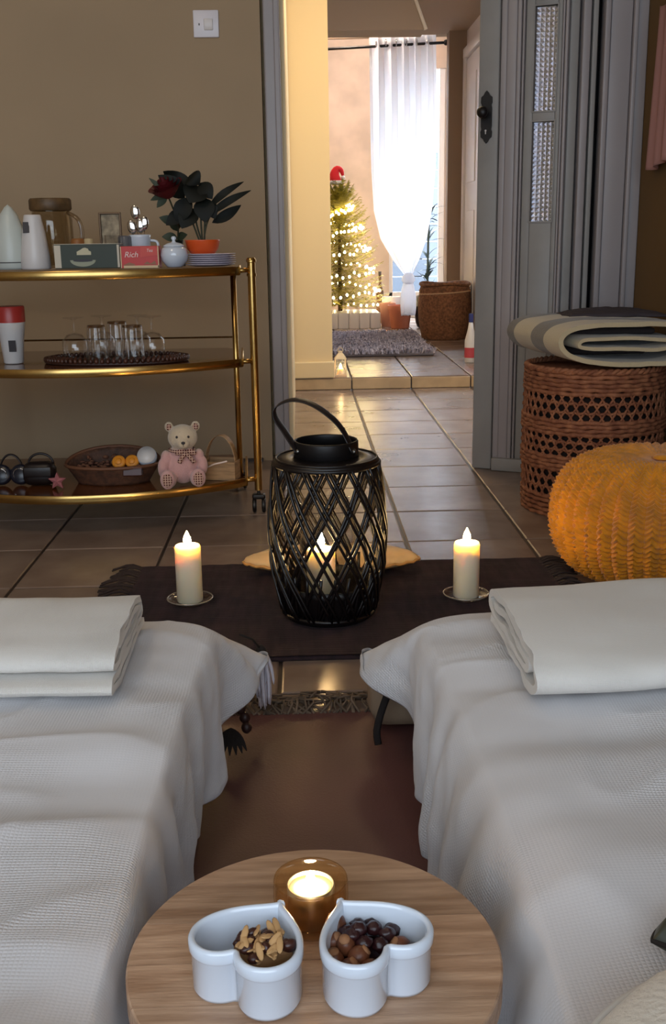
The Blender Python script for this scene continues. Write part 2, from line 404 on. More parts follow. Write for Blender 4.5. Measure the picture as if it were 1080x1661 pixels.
# frame of boards right of the leaf
fr = bpy.data.objects.new('door_2', None); COL.objects.link(fr); fr.location = (0, 3.60, 0); struct(fr, 'grey painted door frame boards in the right corner')
def fpart(name, x0, x1, y0, y1, m, z1=2.3):
    g = G(); g.box(((x0+x1)/2, (y0+y1)/2, z1/2), (x1-x0, y1-y0, z1), bev=.004); return g.build(name, m, fr, angle=35)
fpart('jamb', .867, .896, -.02, .3, m_doorg); fpart('stop', .905, .930, -.03, .3, m_door); fpart('stop', .938, .955, -.02, .3, m_doorg)
fpart('dark_gap', .955, .974, .03, .3, m_blackm)  # black strip standing in for the shade in a gap between boards
fpart('panel', .974, .992, -.03, .02, m_door); fpart('panel', .994, 1.062, -.022, .02, m_door); fpart('panel', 1.064, 1.078, -.035, .02, m_door); fpart('panel', 1.079, 1.114, -.02, .3, m_door)
fpart('backing', .86, 1.114, .05, .3, m_blackm, 2.2)  # black sheet behind the boards, put in to keep their gaps dark
g = G(); g.lathe([(.009, -.05), (.009, .05)], 12); g.build('hinge', m_blackm, fr, smooth=True, loc=(.962, .02, 1.17))

w2 = bpy.data.objects.new('added_hall_window', None); COL.objects.link(w2); w2.location = (1.34, 5.85, 1.3); struct(w2, 'added side window of the lower hall that lights the glass strips')  # unseen window, added so daylight reaches the door's glass strips
for (y, z, dy, dz) in ((-.62, 0, .06, 1.5), (.62, 0, .06, 1.5), (0, -.72, 1.3, .06), (0, .72, 1.3, .06)):
    g = G(); g.box((0, y, z), (.06, dy, dz), bev=.006); g.build('frame', m_white, w2)
g = G(); g.box((0, 0, 0), (.006, 1.2, 1.4)); g.build('pane', m_glass, w2)
# white door in the hall right wall
dr = bpy.data.objects.new('door_3', None); COL.objects.link(dr); dr.location = (1.30, 7.9, ZS); struct(dr, 'white gloss door in the right wall of the inner hall')
for nm, b_ in (('frame', (-.03, -.62, 0, .07)), ('frame', (-.03, .55, 0, .07))):
    g = G(); g.box((b_[0]/2, b_[1]+.035, 1.02), (.05, .07, 2.04), bev=.006); g.build(nm, m_white, dr, angle=35)
g = G(); g.box((-.015, 0, 2.06), (.05, 1.26, .07), bev=.006); g.build('frame', m_white, dr, angle=35)
g = G(); g.box((-.006, -.0, 1.01), (.03, 1.09, 2.0)); 
for yy in (-.27, .27):
    for zz in (.55, 1.5): g.box((-.022, yy, zz), (.012, .38, .75), bev=.005)
g.build('panel', m_white, dr)
g = G(); g.box((-.028, -.47, .98), (.008, .035, .14), bev=.003); g.tube([(-.03, -.47, 1.0), (-.06, -.47, 1.0), (-.06, -.37, 1.0)], .006); g.build('handle', m_gold, dr)

# glazed garden door behind the curtain
wn = bpy.data.objects.new('window_1', None); COL.objects.link(wn); wn.location = (1.05, 10.2, ZS); struct(wn, 'bright glazed garden door behind the white curtain')
for bx in ((-.20, .04, 1.14, 2.28), (.28, .07, 1.14, 2.28)):
    g = G(); g.box((bx[0], .05, bx[2]), (.055, .06, bx[3]), bev=.005); g.build('frame', m_white, wn)
for z in (.12, 2.25):
    g = G(); g.box((.05, .05, z), (.64, .06, .08 if z > 1 else .24), bev=.005); g.build('frame', m_white, wn)
g = G(); g.box((.05, .06, 1.2), (.60, .006, 2.1)); g.build('pane', m_glass, wn)

fe = thing('added_fence', (1.3, 11.9, 0), 'grey board fence added outside the glazed garden door against the bright sky', 'fence')  # added to darken the sky seen beside the curtain
for i in range(9):
    g = G(); g.box((0, 0, .11+.185*i), (3.2, .03, .175), bev=.004); g.build('board', mat('grey_fence_paint', (96, 108, 122), .8), fe)
for x in (-1.5, 0, 1.5):
    g = G(); g.box((x, .05, .85), (.09, .07, 1.7)); g.build('post', bpy.data.materials['grey_fence_paint'], fe)
g = G(); g.box((1.2, 11.6, -.05), (3.6, 2.8, .09)); struct(g.build('patio', mat('pale_paving', (170, 168, 165), .8, var=.1)))
# ---------------------------------------------------------------- light switch
sw = thing('light_switch', (-.297, 3.91, 1.511), 'white square light switch on the olive wall beside the doorway', 'light switch')
g = G(); g.box((0, -.004, 0), (.086, .009, .086), bev=.003); g.build('plate', mat('white_plastic', (232, 228, 235), .35), sw, angle=35)
g = G(); g.box((.008, -.011, -.003), (.030, .008, .036), rx=R(6), bev=.002); g.build('rocker', m_white, sw, angle=35)
g = G(); g.ell((-.023, -.009, -.002), (.002, .001, .004)); g.build('indicator', m_wick, sw)

# ---------------------------------------------------------------- rugs
g = G(); NX, NY = 40, 120
def slab(x0, x1, y0, y1, h, nx, ny, fn):
    g = G(); vs = []; fs = []
    for j in range(ny+1):
        for i in range(nx+1):
            x = x0+(x1-x0)*i/nx; y = y0+(y1-y0)*j/ny
            vs.append((x, y, h+fn(x, y)))
    n = (nx+1)
    for j in range(ny):
        for i in range(nx): a = j*n+i; fs.append((a, a+1, a+1+n, a+n))
    g.add(vs, fs)
    g.box(((x0+x1)/2, (y0+y1)/2, h*.35), (x1-x0, y1-y0, h*.7)); return g
br = thing('area_rug', (0, 0, 0), 'smooth brown rug lying between the two white beds', 'rug')
slab(-.75, .78, .1, 1.70, .005, 60, 60, lambda x, y: .0008*nz(x*9, y*9)).build('rug_body', m_brown, br, smooth=True)
g = G()
for i in range(260):
    x = -.74+1.5*i/260+random.uniform(-.003, .003); L = random.uniform(.04, .08); tw = random.uniform(-.035, .035)
    pts = [(x, 1.695, .005), (x+tw*.9, 1.70+L*.35, .012+random.uniform(0, .012)), (x-tw*.3, 1.70+L*.6, .012+random.uniform(0, .012)), (x+tw*.6, 1.70+L*.85, .006+random.uniform(0, .01)), (x+random.uniform(-.02, .02), 1.70+L, .005+random.uniform(0, .006))]
    g.tube(catmull(pts, 11), [.0022]*10+[.003], 5)
tag(g.build('fringe', m_fringe, br, smooth=True), 'curly beige fringe', None, kind='stuff')

dk = thing('woven_rug', (.09, 2.25, 0), 'dark plum cotton rug with fringed ends under the lantern and pillar candles', 'rug')
slab(-.50, .50, -.305, .315, .010, 200, 160, lambda x, y: .0016*sin(y*2*pi/.011)+.001*nz(x*40, y*60)+.0012*nz(x*6, y*6)).build('rug_body', m_dark, dk, smooth=True)
g = G()
for s in (-1, 1):
    for i in range(34):
        y = -.295+.60*i/33+random.uniform(-.004, .004); L = random.uniform(.05, .085); w = random.uniform(-.03, .02)
        for q in range(2):
            pts = [(s*.495, y, .008), (s*(.50+L*.4), y+w*.4+q*.004, .012+random.random()*.008), (s*(.50+L), y+w+random.uniform(-.01, .01), .006)]
            g.tube(catmull(pts, 6), [.0032, .003, .0028, .0028, .003, .002], 5)
tag(g.build('fringe', mat('dark_fringe', (46, 34, 32), .9), dk, smooth=True), None, None, kind='stuff')

# ---------------------------------------------------------------- beds
def bed(s, crease, hem, label, mlabel):
    mt = thing('mattress', (s*.63, .65, .006), mlabel, 'mattress')
    g = G(); g.box((0, 0, .115), (.90, 1.70, .23), bev=.035); g.build('cushion', m_mattress, mt, smooth=True)
    g = G()
    for z in (.03, .2):
        pts = []
        for (sx, sy, a0) in ((1, 1, 0), (-1, 1, 90), (-1, -1, 180), (1, -1, 270)):
            for k in range(5): a = R(a0+22.5*k); pts.append((sx*(.451-.03)+.03*cos(a), sy*(.851-.03)+.03*sin(a), z))
        g.tube(pts, .004, 6, closed=True)
    g.build('piping', m_wick, mt, smooth=True)
    N = 300; C = catmull(crease, N); Hm = catmull(hem, N); g = G(); cols = []; uv = []
    arc = 0
    for i in range(N):
        c, h = C[i].copy(), Hm[i].copy()
        if i: arc += (C[i]-C[i-1]).length + .3*(Hm[i]-Hm[i-1]).length
        sp = V((s*.62, min(max(c.y, -.1), 1.05), .252))
        if c.x*s > .62: sp = V((c.x, 1.05, .252))
        out = V((h.x-c.x, h.y-c.y, 0)); 
        nrm = V((C[min(i+1, N-1)]-C[max(i-1, 0)])); nrm = V((nrm.y, -nrm.x, 0)).normalized()*(-s)
        col = []
        K1 = 44
        for k in range(K1):
            t = k/K1; p = sp.lerp(c, t)
            wr = .010*nz(p.x*2.2+s*3, p.y*8, 1)+.005*nz(p.x*5, p.y*17, 5)+.006*nz(p.x*3, p.y*3, 9)
            rg = 1-abs(nz(p.x*2.5+s*5, p.y*6.5, 12)); wr += .007*max(0, rg)**9; rg = 1-abs(nz(p.x*7-p.y*3, p.y*5+s*2, 15)); wr += .004*max(0, rg)**12
            wr += .005*sin(p.y*34+3*nz(p.x*3, p.y*2)) * max(0, nz(p.x*1.4+s*7, p.y*2.1, 3))*2
            edge = (1-t)**.5 if t > .7 else 1
            p = V((p.x, p.y, .252+wr*min(1, (1-t)*6+.35) - .010*max(0, (t-.8)/.2)**2)); col.append(p)
        K2 = 30; c2 = V(col[-1]); L = (h-c).length
        down = V((0, 0, -1)); b1 = c2+nrm*.030; hz = V((h.x-c.x, h.y-c.y)).length; wq = max(0, 1-1.2*hz/max(c.z-h.z, .01)); b2 = c2.lerp(h, .62)*(1-wq)+(h+V((0, 0, 1))*min(.09, L*.45) + nrm*.008)*wq+nrm*.012*(1-wq)
        for k in range(1, K2+1):
            t = k/K2; q = (1-t)**3*c2+3*(1-t)**2*t*b1+3*(1-t)*t*t*b2+t**3*h
            amp = .018*t**1.3
            ruf = amp*(.7*sin(arc*42+2.5*nz(arc*4, 0, s))+.9*nz(arc*11, t*1.3, 4+s)) + .006*nz(arc*30, t*6, 2)*t
            q = q+nrm*ruf; q.z = max(q.z+.012*t*nz(arc*9, 3, s), .014); col.append(q)
        # hem turn-in
        e = col[-1]; col.append(e-nrm*.003+V((0, 0, -.003))); col.append(e-nrm*.006+V((0, 0, .010)))
        cols.append(col)
    n = len(cols[0]); vs = [p for c in cols for p in c]; fs = []
    for i in range(N-1):
        for k in range(n-1):
            a = i*n+k; f = (a, a+1, a+1+n, a+n); fs.append(f if s < 0 else f[::-1])
    g.add(vs, fs); o = g.build('bed_sheet', m_sheet, None, smooth=True)
    me = o.data; ul = me.uv_layers.new(name='UVMap')
    uvs = []
    for i in range(N):
        d = 0
        for k in range(n):
            if k: d += (cols[i][k]-cols[i][k-1]).length
            p = cols[i][k]
            if k < 44: uvs.append((p.x, p.y))
            else:
                c = cols[i][43]; dd = d-44*0; L = sum((cols[i][q]-cols[i][q-1]).length for q in range(44, k+1))
                nr = V((cols[i][50].x-c.x, cols[i][50].y-c.y)); nr = nr.normalized() if nr.length > 1e-6 else V((1, 0))
                uvs.append((c.x+nr.x*L, c.y+nr.y*L))
    li = [0]*len(me.loops); me.loops.foreach_get('vertex_index', li)
    ul.data.foreach_set('uv', [c for v in li for c in uvs[v]])
    tag(o, label, 'sheet'); return o
bed(-1, [(-.165, .2, .25), (-.162, .6, .25), (-.16, .95, .25), (-.152, 1.2, .25), (-.142, 1.38, .25), (-.14, 1.47, .249), (-.19, 1.52, .248), (-.35, 1.53, .25), (-.7, 1.53, .25), (-1.05, 1.53, .25)],
    [(-.158, .2, .04), (-.162, .6, .04), (-.163, 1.0, .04), (-.158, 1.18, .045), (-.140, 1.34, .06), (-.112, 1.46, .115), (-.060, 1.61, .150), (-.22, 1.61, .09), (-.7, 1.60, .05), (-1.1, 1.60, .04)],
    'white waffle cotton sheet draped over the left low bed', 'dark mattress under the white sheet of the left bed')
bed(1, [(.185, .2, .25), (.186, .6, .25), (.186, .95, .25), (.180, 1.2, .25), (.170, 1.38, .25), (.172, 1.46, .249), (.21, 1.515, .248), (.38, 1.53, .25), (.7, 1.53, .25), (1.05, 1.53, .25)],
    [(.168, .2, .04), (.160, .6, .04), (.150, 1.0, .04), (.147, 1.16, .045), (.158, 1.31, .055), (.135, 1.46, .115), (.082, 1.62, .145), (.24, 1.61, .09), (.7, 1.60, .05), (1.08, 1.60, .04)],
    'white waffle cotton sheet draped over the right low bed', 'dark mattress under the white sheet of the right bed')

def folded(name, path, th, x0, x1, m, label, cat, end=1, nseg=40, skew=0, rzf=None, seed=0, axis='x', uvs=1):
    """folded cloth: centre-line path in a plane, given thickness, swept along an axis"""
    P = catmull([(a, b_, 0) for a, b_ in path], len(path)*6); prof = []
    Lf, Rg = [], []
    for i, p in enumerate(P):
        t = (P[min(i+1, len(P)-1)]-P[max(i-1, 0)]).normalized(); nn = V((-t.y, t.x, 0))
        Lf.append(p+nn*th/2); Rg.append(p-nn*th/2)
    prof = Lf+Rg[::-1]; rings = []
    for k in range(nseg+1):
        t = k/nseg; x = x0+(x1-x0)*t; ring = []
        e = 0
        for q in (t, 1-t):
            if q < .03: e += (.03-q)/.03
        for p in prof:
            dy = .006*nz(x*6, p.x*7, seed)+skew*(x-x0); dz = .005*nz(x*5, p.x*9, seed+4)+.0015*nz(x*22, p.x*30, seed+6)
            xx = x+.006*nz(p.x*25, p.y*25, seed+8)*(1 if t in (0, 1) else .4)
            if axis == 'x': ring.append(V((xx, p.x+dy, p.y+dz)))
            else: ring.append(V((p.x+dy, xx, p.y+dz)))
        rings.append(ring)
    g = G(); g.loft(rings, cap=True); o = g.build(name, m, None, smooth=True); me = o.data
    ul = me.uv_layers.new(name='UVMap'); li = [0]*len(me.loops); me.loops.foreach_get('vertex_index', li)
    np_ = len(prof); arc = [0]
    for i in range(1, np_): arc.append(arc[-1]+(prof[i]-prof[i-1]).length)
    ul.data.foreach_set('uv', [c for v in li for c in ((x0+(x1-x0)*(v//np_)/nseg), arc[v % np_])])
    me.set_sharp_from_angle(angle=R(50))
    return tag(o, label, cat)
# left towel: two folds, edges visible at its right end (path in y,z)
zb = .262
folded('folded_towel', [(1.47, zb+0.0049), (1.30, zb+0.0042), (1.215, zb+0.0070), (1.21, zb+0.0140), (1.26, zb+0.0168), (1.40, zb+0.0168), (1.465, zb+0.0238), (1.455, zb+0.0434), (1.40, zb+0.0518),
                        (1.30, zb+0.0511), (1.24, zb+0.0434), (1.228, zb+0.0315), (1.26, zb+0.0266), (1.38, zb+0.0280), (1.43, zb+0.0350), (1.39, zb+0.0420), (1.28, zb+0.0399)], .0085, -.72, -.238, m_towel,
       'folded white towel on the far end of the left bed', 'towel', seed=1)
folded('folded_towel', [(1.44, zb+.008), (1.30, zb+.007), (1.19, zb+.008), (1.150, zb+.020), (1.158, zb+.040), (1.22, zb+.052), (1.32, zb+.055), (1.42, zb+.050), (1.46, zb+.034), (1.43, zb+.020),
                        (1.33, zb+.019), (1.22, zb+.021), (1.195, zb+.029), (1.22, zb+.037), (1.30, zb+.039), (1.41, zb+.037)], .0105, .266, .86, m_towel,
       'thick folded white towel on the far end of the right bed', 'towel', seed=2, skew=.08)
# things at the bed corners
ts = thing('tassel', (-.078, 1.655, .008), 'white feathery tassel hanging at the far corner of the left bed', 'tassel')
g = G()
for i in range(46):
    a = random.uniform(0, 2*pi); r0 = random.uniform(0, .010); L = random.uniform(.05, .10); z1 = .125
    b0 = (r0*cos(a), r0*sin(a), z1); b1 = (r0*cos(a)*1.8, r0*sin(a)*1.6, z1-L*.5); b2 = (r0*cos(a)*2.0+random.uniform(-.006, .006), r0*sin(a)*1.7, z1-L)
    g.tube(catmull([b0, b1, b2], 6), [.0022, .0032, .0034, .003, .0026, .001], 5)
g.build('strands', mat('white_yarn', (215, 208, 216), .9), ts, smooth=True)
g = G(); g.ell((0, 0, .128), (.010, .010, .014)); g.tube([(0, 0, .135), (-.012, -.02, .16), (-.03, -.05, .18)], .002); g.build('knot', m_wick, ts, smooth=True)
dc = thing('hanging_ornament', (-.115, 1.60, .008), 'dark beaded ornament with drooping leaves under the left bed sheet corner', 'ornament')
g = G()
for i in range(9):
    a = i*.7; g.ell((.012*cos(a), .012*sin(a), .02+.014*i), (.009, .009, .010), 8, 6)
g.build('bead_strand', mat('dark_brown_bead', (52, 28, 22), .5), dc, smooth=True)
def leafmesh(g, base, tip, w, droop=0, n=7, up=(0, 0, 1), curl=.15):
    b0, b1 = V(base), V(tip); d = b1-b0; side = d.cross(V(up))
    if side.length < 1e-5: side = V((1, 0, 0))
    side.normalize(); nn = side.cross(d).normalized(); vs = []; fs = []
    for i in range(n+1):
        t = i/n; c = b0+d*t+nn*(sin(t*pi)*droop*d.length); ww = w*(sin(pi*min(1, t*1.02))**.75)*(1-.25*t)+.0006
        vs += [c-side*ww+nn*ww*curl, c-nn*.0, c+side*ww+nn*ww*curl]
    for i in range(n):
        a = i*3; fs += [(a, a+1, a+4, a+3), (a+1, a+2, a+5, a+4)]
    m0 = len(vs); vs2 = [v-nn*.0008 for v in vs]; vs += vs2; fs += [tuple(x+m0 for x in f[::-1]) for f in fs]
    g.add(vs, fs)
g = G()
for i in range(7):
    a = -pi/2+(i-3)*.35; leafmesh(g, (-.012, -.02, .03), (-.012+.05*cos(a)*.6, -.035+.03*sin(a), .004), .005, .1)
g.build('leaves', m_wick, dc)
bx = thing('cushion', (.185, 1.655, .008), 'beige cushion tucked under the far corner of the right bed sheet', 'cushion')
g = G(); g.box((0, 0, .06), (.17, .10, .115), bev=.03); g.build('cover', mat('beige_linen', (150, 128, 104), .9, bump=.4, bscale=120), bx, smooth=True)
st = thing('ribbon_tie', (.13, 1.59, .008), 'black ribbon tie hanging from the near corner of the right bed', 'ribbon')
g = G(); g.tube(catmull([(.05, .0, .115), (.01, -.01, .105), (-.008, -.02, .075), (-.022, -.028, .03), (-.020, -.03, .003)], 14), .006, 6, flat=.25, upv=(1, 0, 0)); g.build('strip', m_wick, st, smooth=True)
g = G(); g.tube(catmull([(.05, .0, .112), (.0, .0, .108), (-.04, .005, .104)], 8), .005, 6, flat=.25, upv=(0, 0, 1)); g.box((.035, -.002, .105), (.045, .03, .03), bev=.008); g.build('knot', m_wick, st, smooth=True)

# ---------------------------------------------------------------- round table
TB = thing('side_table', (0, .732, .006), 'small round table with a planked wooden top between the beds', 'table')
rt = .148; edges = [-.148, -.104, -.056, -.008, .044, .096, .148]
for a, b_ in zip(edges[:-1], edges[1:]):
    poly = []
    y0, y1 = a+.0004, b_-.0004
    def cx(y): return sqrt(max(rt*rt-y*y, 0))
    n = 14
    for i in range(n+1): y = y0+(y1-y0)*i/n; poly.append((cx(y), y))
    for i in range(n+1): y = y1+(y0-y1)*i/n; poly.append((-cx(y), y))
    poly2 = []
    for q in poly:
        if not poly2 or (V(q)-V(poly2[-1])).length > 1e-5: poly2.append(q)
    if (V(poly2[0])-V(poly2[-1])).length < 1e-5: poly2.pop()
    g = G(); c = .0015
    ins = [(x*(1-c/rt), y) for x, y in poly2]
    vs = [(x, y, .222) for x, y in poly2]+[(x, y, .2426) for x, y in poly2]+[(x, y, .244) for x, y in ins]; k = len(poly2)
    fs = [tuple(range(k))[::-1], tuple(range(2*k, 3*k))]+[(i, (i+1) % k, (i+1) % k+k, i+k) for i in range(k)]+[(i+k, (i+1) % k+k, (i+1) % k+2*k, i+2*k) for i in range(k)]
    g.add(vs, fs); g.build('plank', m_wood, TB)
g = G(); g.tube([(.132*cos(2*pi*i/48), .132*sin(2*pi*i/48), .216) for i in range(48)], .006, 8, closed=True); g.build('ring', m_blackm, TB, smooth=True)
for i in range(4):
    a = pi/4+i*pi/2; g = G(); g.tube([(.125*cos(a), .125*sin(a), .218), (.135*cos(a), .135*sin(a), .004)], .005, 8); g.build('leg', m_blackm, TB, smooth=True)
ZT = .2505

def heart(N=96):
    P = []
    for i in range(N):
        t = 2*pi*i/N; P.append(V((16*sin(t)**3, 13*cos(t)-5*cos(2*t)-2*cos(3*t)-cos(4*t), 0)))
    for _ in range(10): P = [(P[i-1]+P[i]*2+P[(i+1) % N])/4 for i in range(N)]
    # resample evenly
    c = sum(P, V())/N; P = [p-c for p in P]
    mx_ = max(abs(p.x) for p in P); Q = [V((p.x/mx_, -p.y/mx_, 0)) for p in P]; return [V((p.x*.62+.42*cos(atan2(p.y, p.x)), p.y*.70+.32*sin(atan2(p.y, p.x)), 0)) for p in Q]   # tip to +Y
HP = heart()
def hoff(s, ins, z):
    out = []; n = len(HP)
    for i, p in enumerate(HP):
        t = (HP[(i+1) % n]-HP[i-1]).normalized(); nn = V((t.y, -t.x, 0))
        if nn.dot(p) < 0 and abs(p.x) > .2: nn = -nn
        out.append(V((p.x*s-nn.x*ins, p.y*s-nn.y*ins, z)))
    return out
area_sign = sum(HP[i].x*HP[(i+1) % 96].y-HP[(i+1) % 96].x*HP[i].y for i in range(96))
def hoff(s, ins, z):
    out = []; n = len(HP)
    for i, p in enumerate(HP):
        t = (HP[(i+1) % n]-HP[i-1]).normalized(); nn = V((t.y, -t.x, 0)) if area_sign > 0 else V((-t.y, t.x, 0))
        out.append(V((p.x*s-nn.x*ins, p.y*s-nn.y*ins, z)))
    return out
def bowl(cx, cy, ang, label):
    o = thing('heart_bowl', (cx, cy, ZT), label, 'bowl', rz=ang); S = .0440
    prof = [(.006, 0), (.003, .001), (.0018, .004), (.0015, .034), (.0005, .0352), (-.0002, .037), (-.0002, .0435), (.0010, .0455), (.0028, .0462), (.0046, .0452), (.0052, .042), (.0062, .012), (.0085, .0065), (.012, .0055)]
    g = G(); g.loft([hoff(S, i, z) for i, z in prof], cap=True); g.build('dish', m_ceram, o, smooth=True); o.children[0].data.set_sharp_from_angle(angle=R(60)); return o
bowl(-.0475, .696, -R(30), 'white heart shaped bowl holding the almond chocolate piece')
bowl(.0430, .696, R(30), 'white heart shaped bowl holding nuts and dark dried fruit')
# contents: chocolate piece
m_choc = mat('chocolate', (62, 30, 22), .35, bump=.3, bscale=60)
ch = thing('chocolate_piece', (-.0385, .694, ZT+.0065), 'square of chocolate topped with pale almond slivers in the left bowl', 'sweet', rz=R(28))
g = G(); g.box((0, 0, .016), (.037, .032, .031), bev=.004); g.build('base', mat('caramel_biscuit', (130, 92, 54), .6, bump=.4, bscale=80), ch, smooth=True)
g = G()
for i in range(30): g.ell((random.uniform(-.016, .016), random.uniform(-.014, .014), .029+random.random()*.006), (random.uniform(.004, .007), random.uniform(.003, .006), random.uniform(.003, .005)), 9, 6, M=Matrix.Rotation(random.uniform(0, 3), 3, 'X'))
g.build('chocolate_top', m_choc, ch, smooth=True)
m_alm = mat('almond', (196, 154, 104), .6)
sl0 = None
for i in range(44):
    if sl0 is None:
        g = G(); g.ell((0, 0, 0), (.0075, .0022, .0009), 10, 6); sl0 = g.build('almond_sliver', m_alm, ch, smooth=True); c = sl0
    else: c = copy_part(sl0, ch)
    c.location = (random.uniform(-.017, .017), random.uniform(-.016, .013), .034+random.uniform(-.005, .005)); c.scale = (1.1, 1.25, 1.2); c.rotation_euler = (random.uniform(-.5, .9), random.uniform(-.5, .5), random.uniform(.3, 1.7))
g = G(); g.box((-.0192, -.002, .018), (.0012, .026, .018), bev=.0004); g.build('wrapper_corner', mat('gold_foil', (200, 170, 100), .3, metal=1), ch)
cd_ = thing('chocolate_piece', (-.0215, .6745, ZT+.009), 'small dark chocolate lump at the near end of the left bowl', 'sweet')
g = G(); g.ell((0, 0, .011), (.0085, .0075, .011), 12, 8); g.build('lump', m_choc, cd_, smooth=True)
m_nut = mat('hazelnut_skin', (122, 70, 44), .4, var=.3, vscale=60, bump=.3, bscale=90)
m_berry = mat('dark_dried_berry', (48, 20, 22), .35, bump=.8, bscale=120)
def nut(label, loc, r, rot):
    o = thing('hazelnut', loc, label, 'nut', 'nuts in the right bowl'); o.rotation_euler = rot
    g = G(); g.ell((0, 0, 0), (r, r*.92, r*1.08), 16, 10); g.build('kernel', m_nut, o, smooth=True)
    g = G(); g.lathe([(r*.55, -.001), (r*.5, .001), (.0005, .0016)], 12, c=(0, 0, r*.93)); g.build('cap', mat('nut_cap', (160, 112, 76), .7), o, smooth=True); return o
nuts = [(.0170, .724, .019, 'brown nut leaning at the tip of the right bowl'), (.0135, .709, .014, 'brown nut below the tip one along the left wall of the right bowl'), (.0145, .693, .010, 'brown nut in the middle of the left wall of the right bowl'),
        (.025, .682, .010, 'large round brown nut near the front of the right bowl'), (.042, .681, .010, 'brown nut right of the front one in the right bowl'), (.066, .706, .010, 'brown nut in the right lobe of the right bowl'),
        (.033, .691, .014, 'brown nut behind the front pair beside dark berries'), (.024, .702, .016, 'brown nut half under the dark berries on their left')]
for i, (x, y, dz, lb) in enumerate(nuts):
    nut(lb, (x, y, ZT+.012+dz), .0083, (random.uniform(-1, 1), random.uniform(-1, 1), random.uniform(-3, 3)))
for i, (x, y, dz, lb) in enumerate([(.025, .715, .018, 'backmost left berry'), (.034, .722, .018, 'backmost berry in the middle'), (.034, .710, .024, 'topmost berry, in the middle of the heap'), (.046, .715, .021, 'berry right of the topmost one'), (.050, .701, .016, 'berry at the front right of the heap'),
        (.038, .700, .019, 'berry in front of the middle of the heap'), (.056, .711, .018, 'berry just left of the far nut'), (.029, .706, .022, 'leftmost berry beside the brown nuts'), (.060, .721, .014, 'berry at the back of the right lobe'), (.0745, .700, .011, 'berry alone at the far right'), (.045, .725, .016, 'backmost right berry')]):
    g = G(); sd = i*3.7; g.ell((0, 0, 0), (.0066, .0060, .0054), 16, 12)
    g.v = [tuple(V(p)*(1+.24*nz(p[0]*320+sd, p[1]*320, p[2]*320))) for p in g.v]
    o = g.build('dried_berry', m_berry, None, smooth=True, loc=(x, y, ZT+.012+dz))
    tag(o, 'dark wrinkled '+lb+' in the right heart bowl', 'dried fruit', 'dried berries in the right bowl')
g = G(); g.loft([hoff(.0440, i, z) for i, z in ((.0085, .0062), (.0080, .012), (.0078, .0185))], cap=True)
fb = thing('dried_fruit_bed', (.0430, .696, ZT), 'dark fruit crumbs filling the bottom of the right heart bowl', 'dried fruit', rz=R(30))
tag(g.build('crumbs', m_berry, fb), None, None, kind='stuff')

# ---------------------------------------------------------------- candles
def flame(g, c, h, r):
    g.lathe([(r*.35, 0), (r*.8, h*.12), (r, h*.28), (r*.85, h*.5), (r*.5, h*.72), (r*.2, h*.9), (.0002, h)], 14, c=c)
def tealight():
    o = thing('tealight', (-.002, .768, ZT), 'lit tealight in a low amber glass cup at the back of the wooden table', 'candle')
    g = G(); g.lathe([(.020, .0005), (.024, .001), (.029, .012), (.031, .028), (.0305, .042), (.0300, .044), (.0285, .042), (.029, .028), (.027, .013), (.020, .006), (0, .005)], 40); g.build('glass_cup', m_amber, o, smooth=True)
    g = G(); g.lathe([(.0, .0062), (.0195, .0062), (.0195, .038), (.0190, .0385), (.0185, .038), (.0185, .008), (0, .008)], 36); g.build('metal_case', mat('aluminium', (215, 205, 190), .3, metal=1), o, smooth=True)
    g = G(); g.lathe([(.0182, .009), (.0182, .0350), (.010, .0345), (0, .0345)], 32); g.build('wax', m_waxmelt, o, smooth=True)
    g = G(); g.tube([(0, 0, .034), (.0005, 0, .040)], .0006, 6); g.build('wick', m_wick, o)
    g = G(); flame(g, (0, 0, .0375), .013, .0042); g.build('flame', emis('tealight_flame', (1, .70, .34), 300), o, smooth=True)
tealight()
def pillar(x, y, h, side):
    s = thing('glass_saucer', (x, y, .0125), 'clear glass saucer under the %s pillar candle' % side, 'saucer')
    g = G(); g.lathe([(.0, .0), (.030, .0), (.036, .002), (.049, .008), (.052, .011), (.0505, .0125), (.047, .010), (.034, .0045), (0, .004)], 40, fn=lambda a, z: 1+(.015*cos(a*14) if z > .006 else 0)); g.build('dish', m_glass, s, smooth=True)
    g = G(); g.tube([(.0505*cos(2*pi*i/40), .0505*sin(2*pi*i/40), .0115) for i in range(40)], .0018, 6, closed=True); g.build('rim', m_gold if 0 else mat('rim_glass', (190, 180, 165), .15, metal=.6), s, smooth=True)
    o = thing('pillar_candle', (x, y, .0172), 'lit ivory pillar candle on the dark rug, %s of the lantern' % side, 'candle')
    g = G(); g.lathe([(0, 0), (.0275, 0), (.0290, .002), (.0290, h-.006), (.0272, h-.001), (.024, h), (.021, h-.003), (.012, h-.007), (0, h-.008)], 40, fn=lambda a, z: 1+.008*nz(cos(a)*2, sin(a)*2, z*30)); g.build('wax', m_wax, o, smooth=True)
    g = G(); g.tube([(0, 0, h-.009), (.001, 0, h+.004)], .001, 6); g.build('wick', m_wick, o)
    g = G(); flame(g, (0, 0, h+.001), .032, .0088); g.build('flame', m_flame, o, smooth=True)
pillar(-.262, 2.275, .130, 'left'); pillar(.3585, 2.262, .126, 'right')

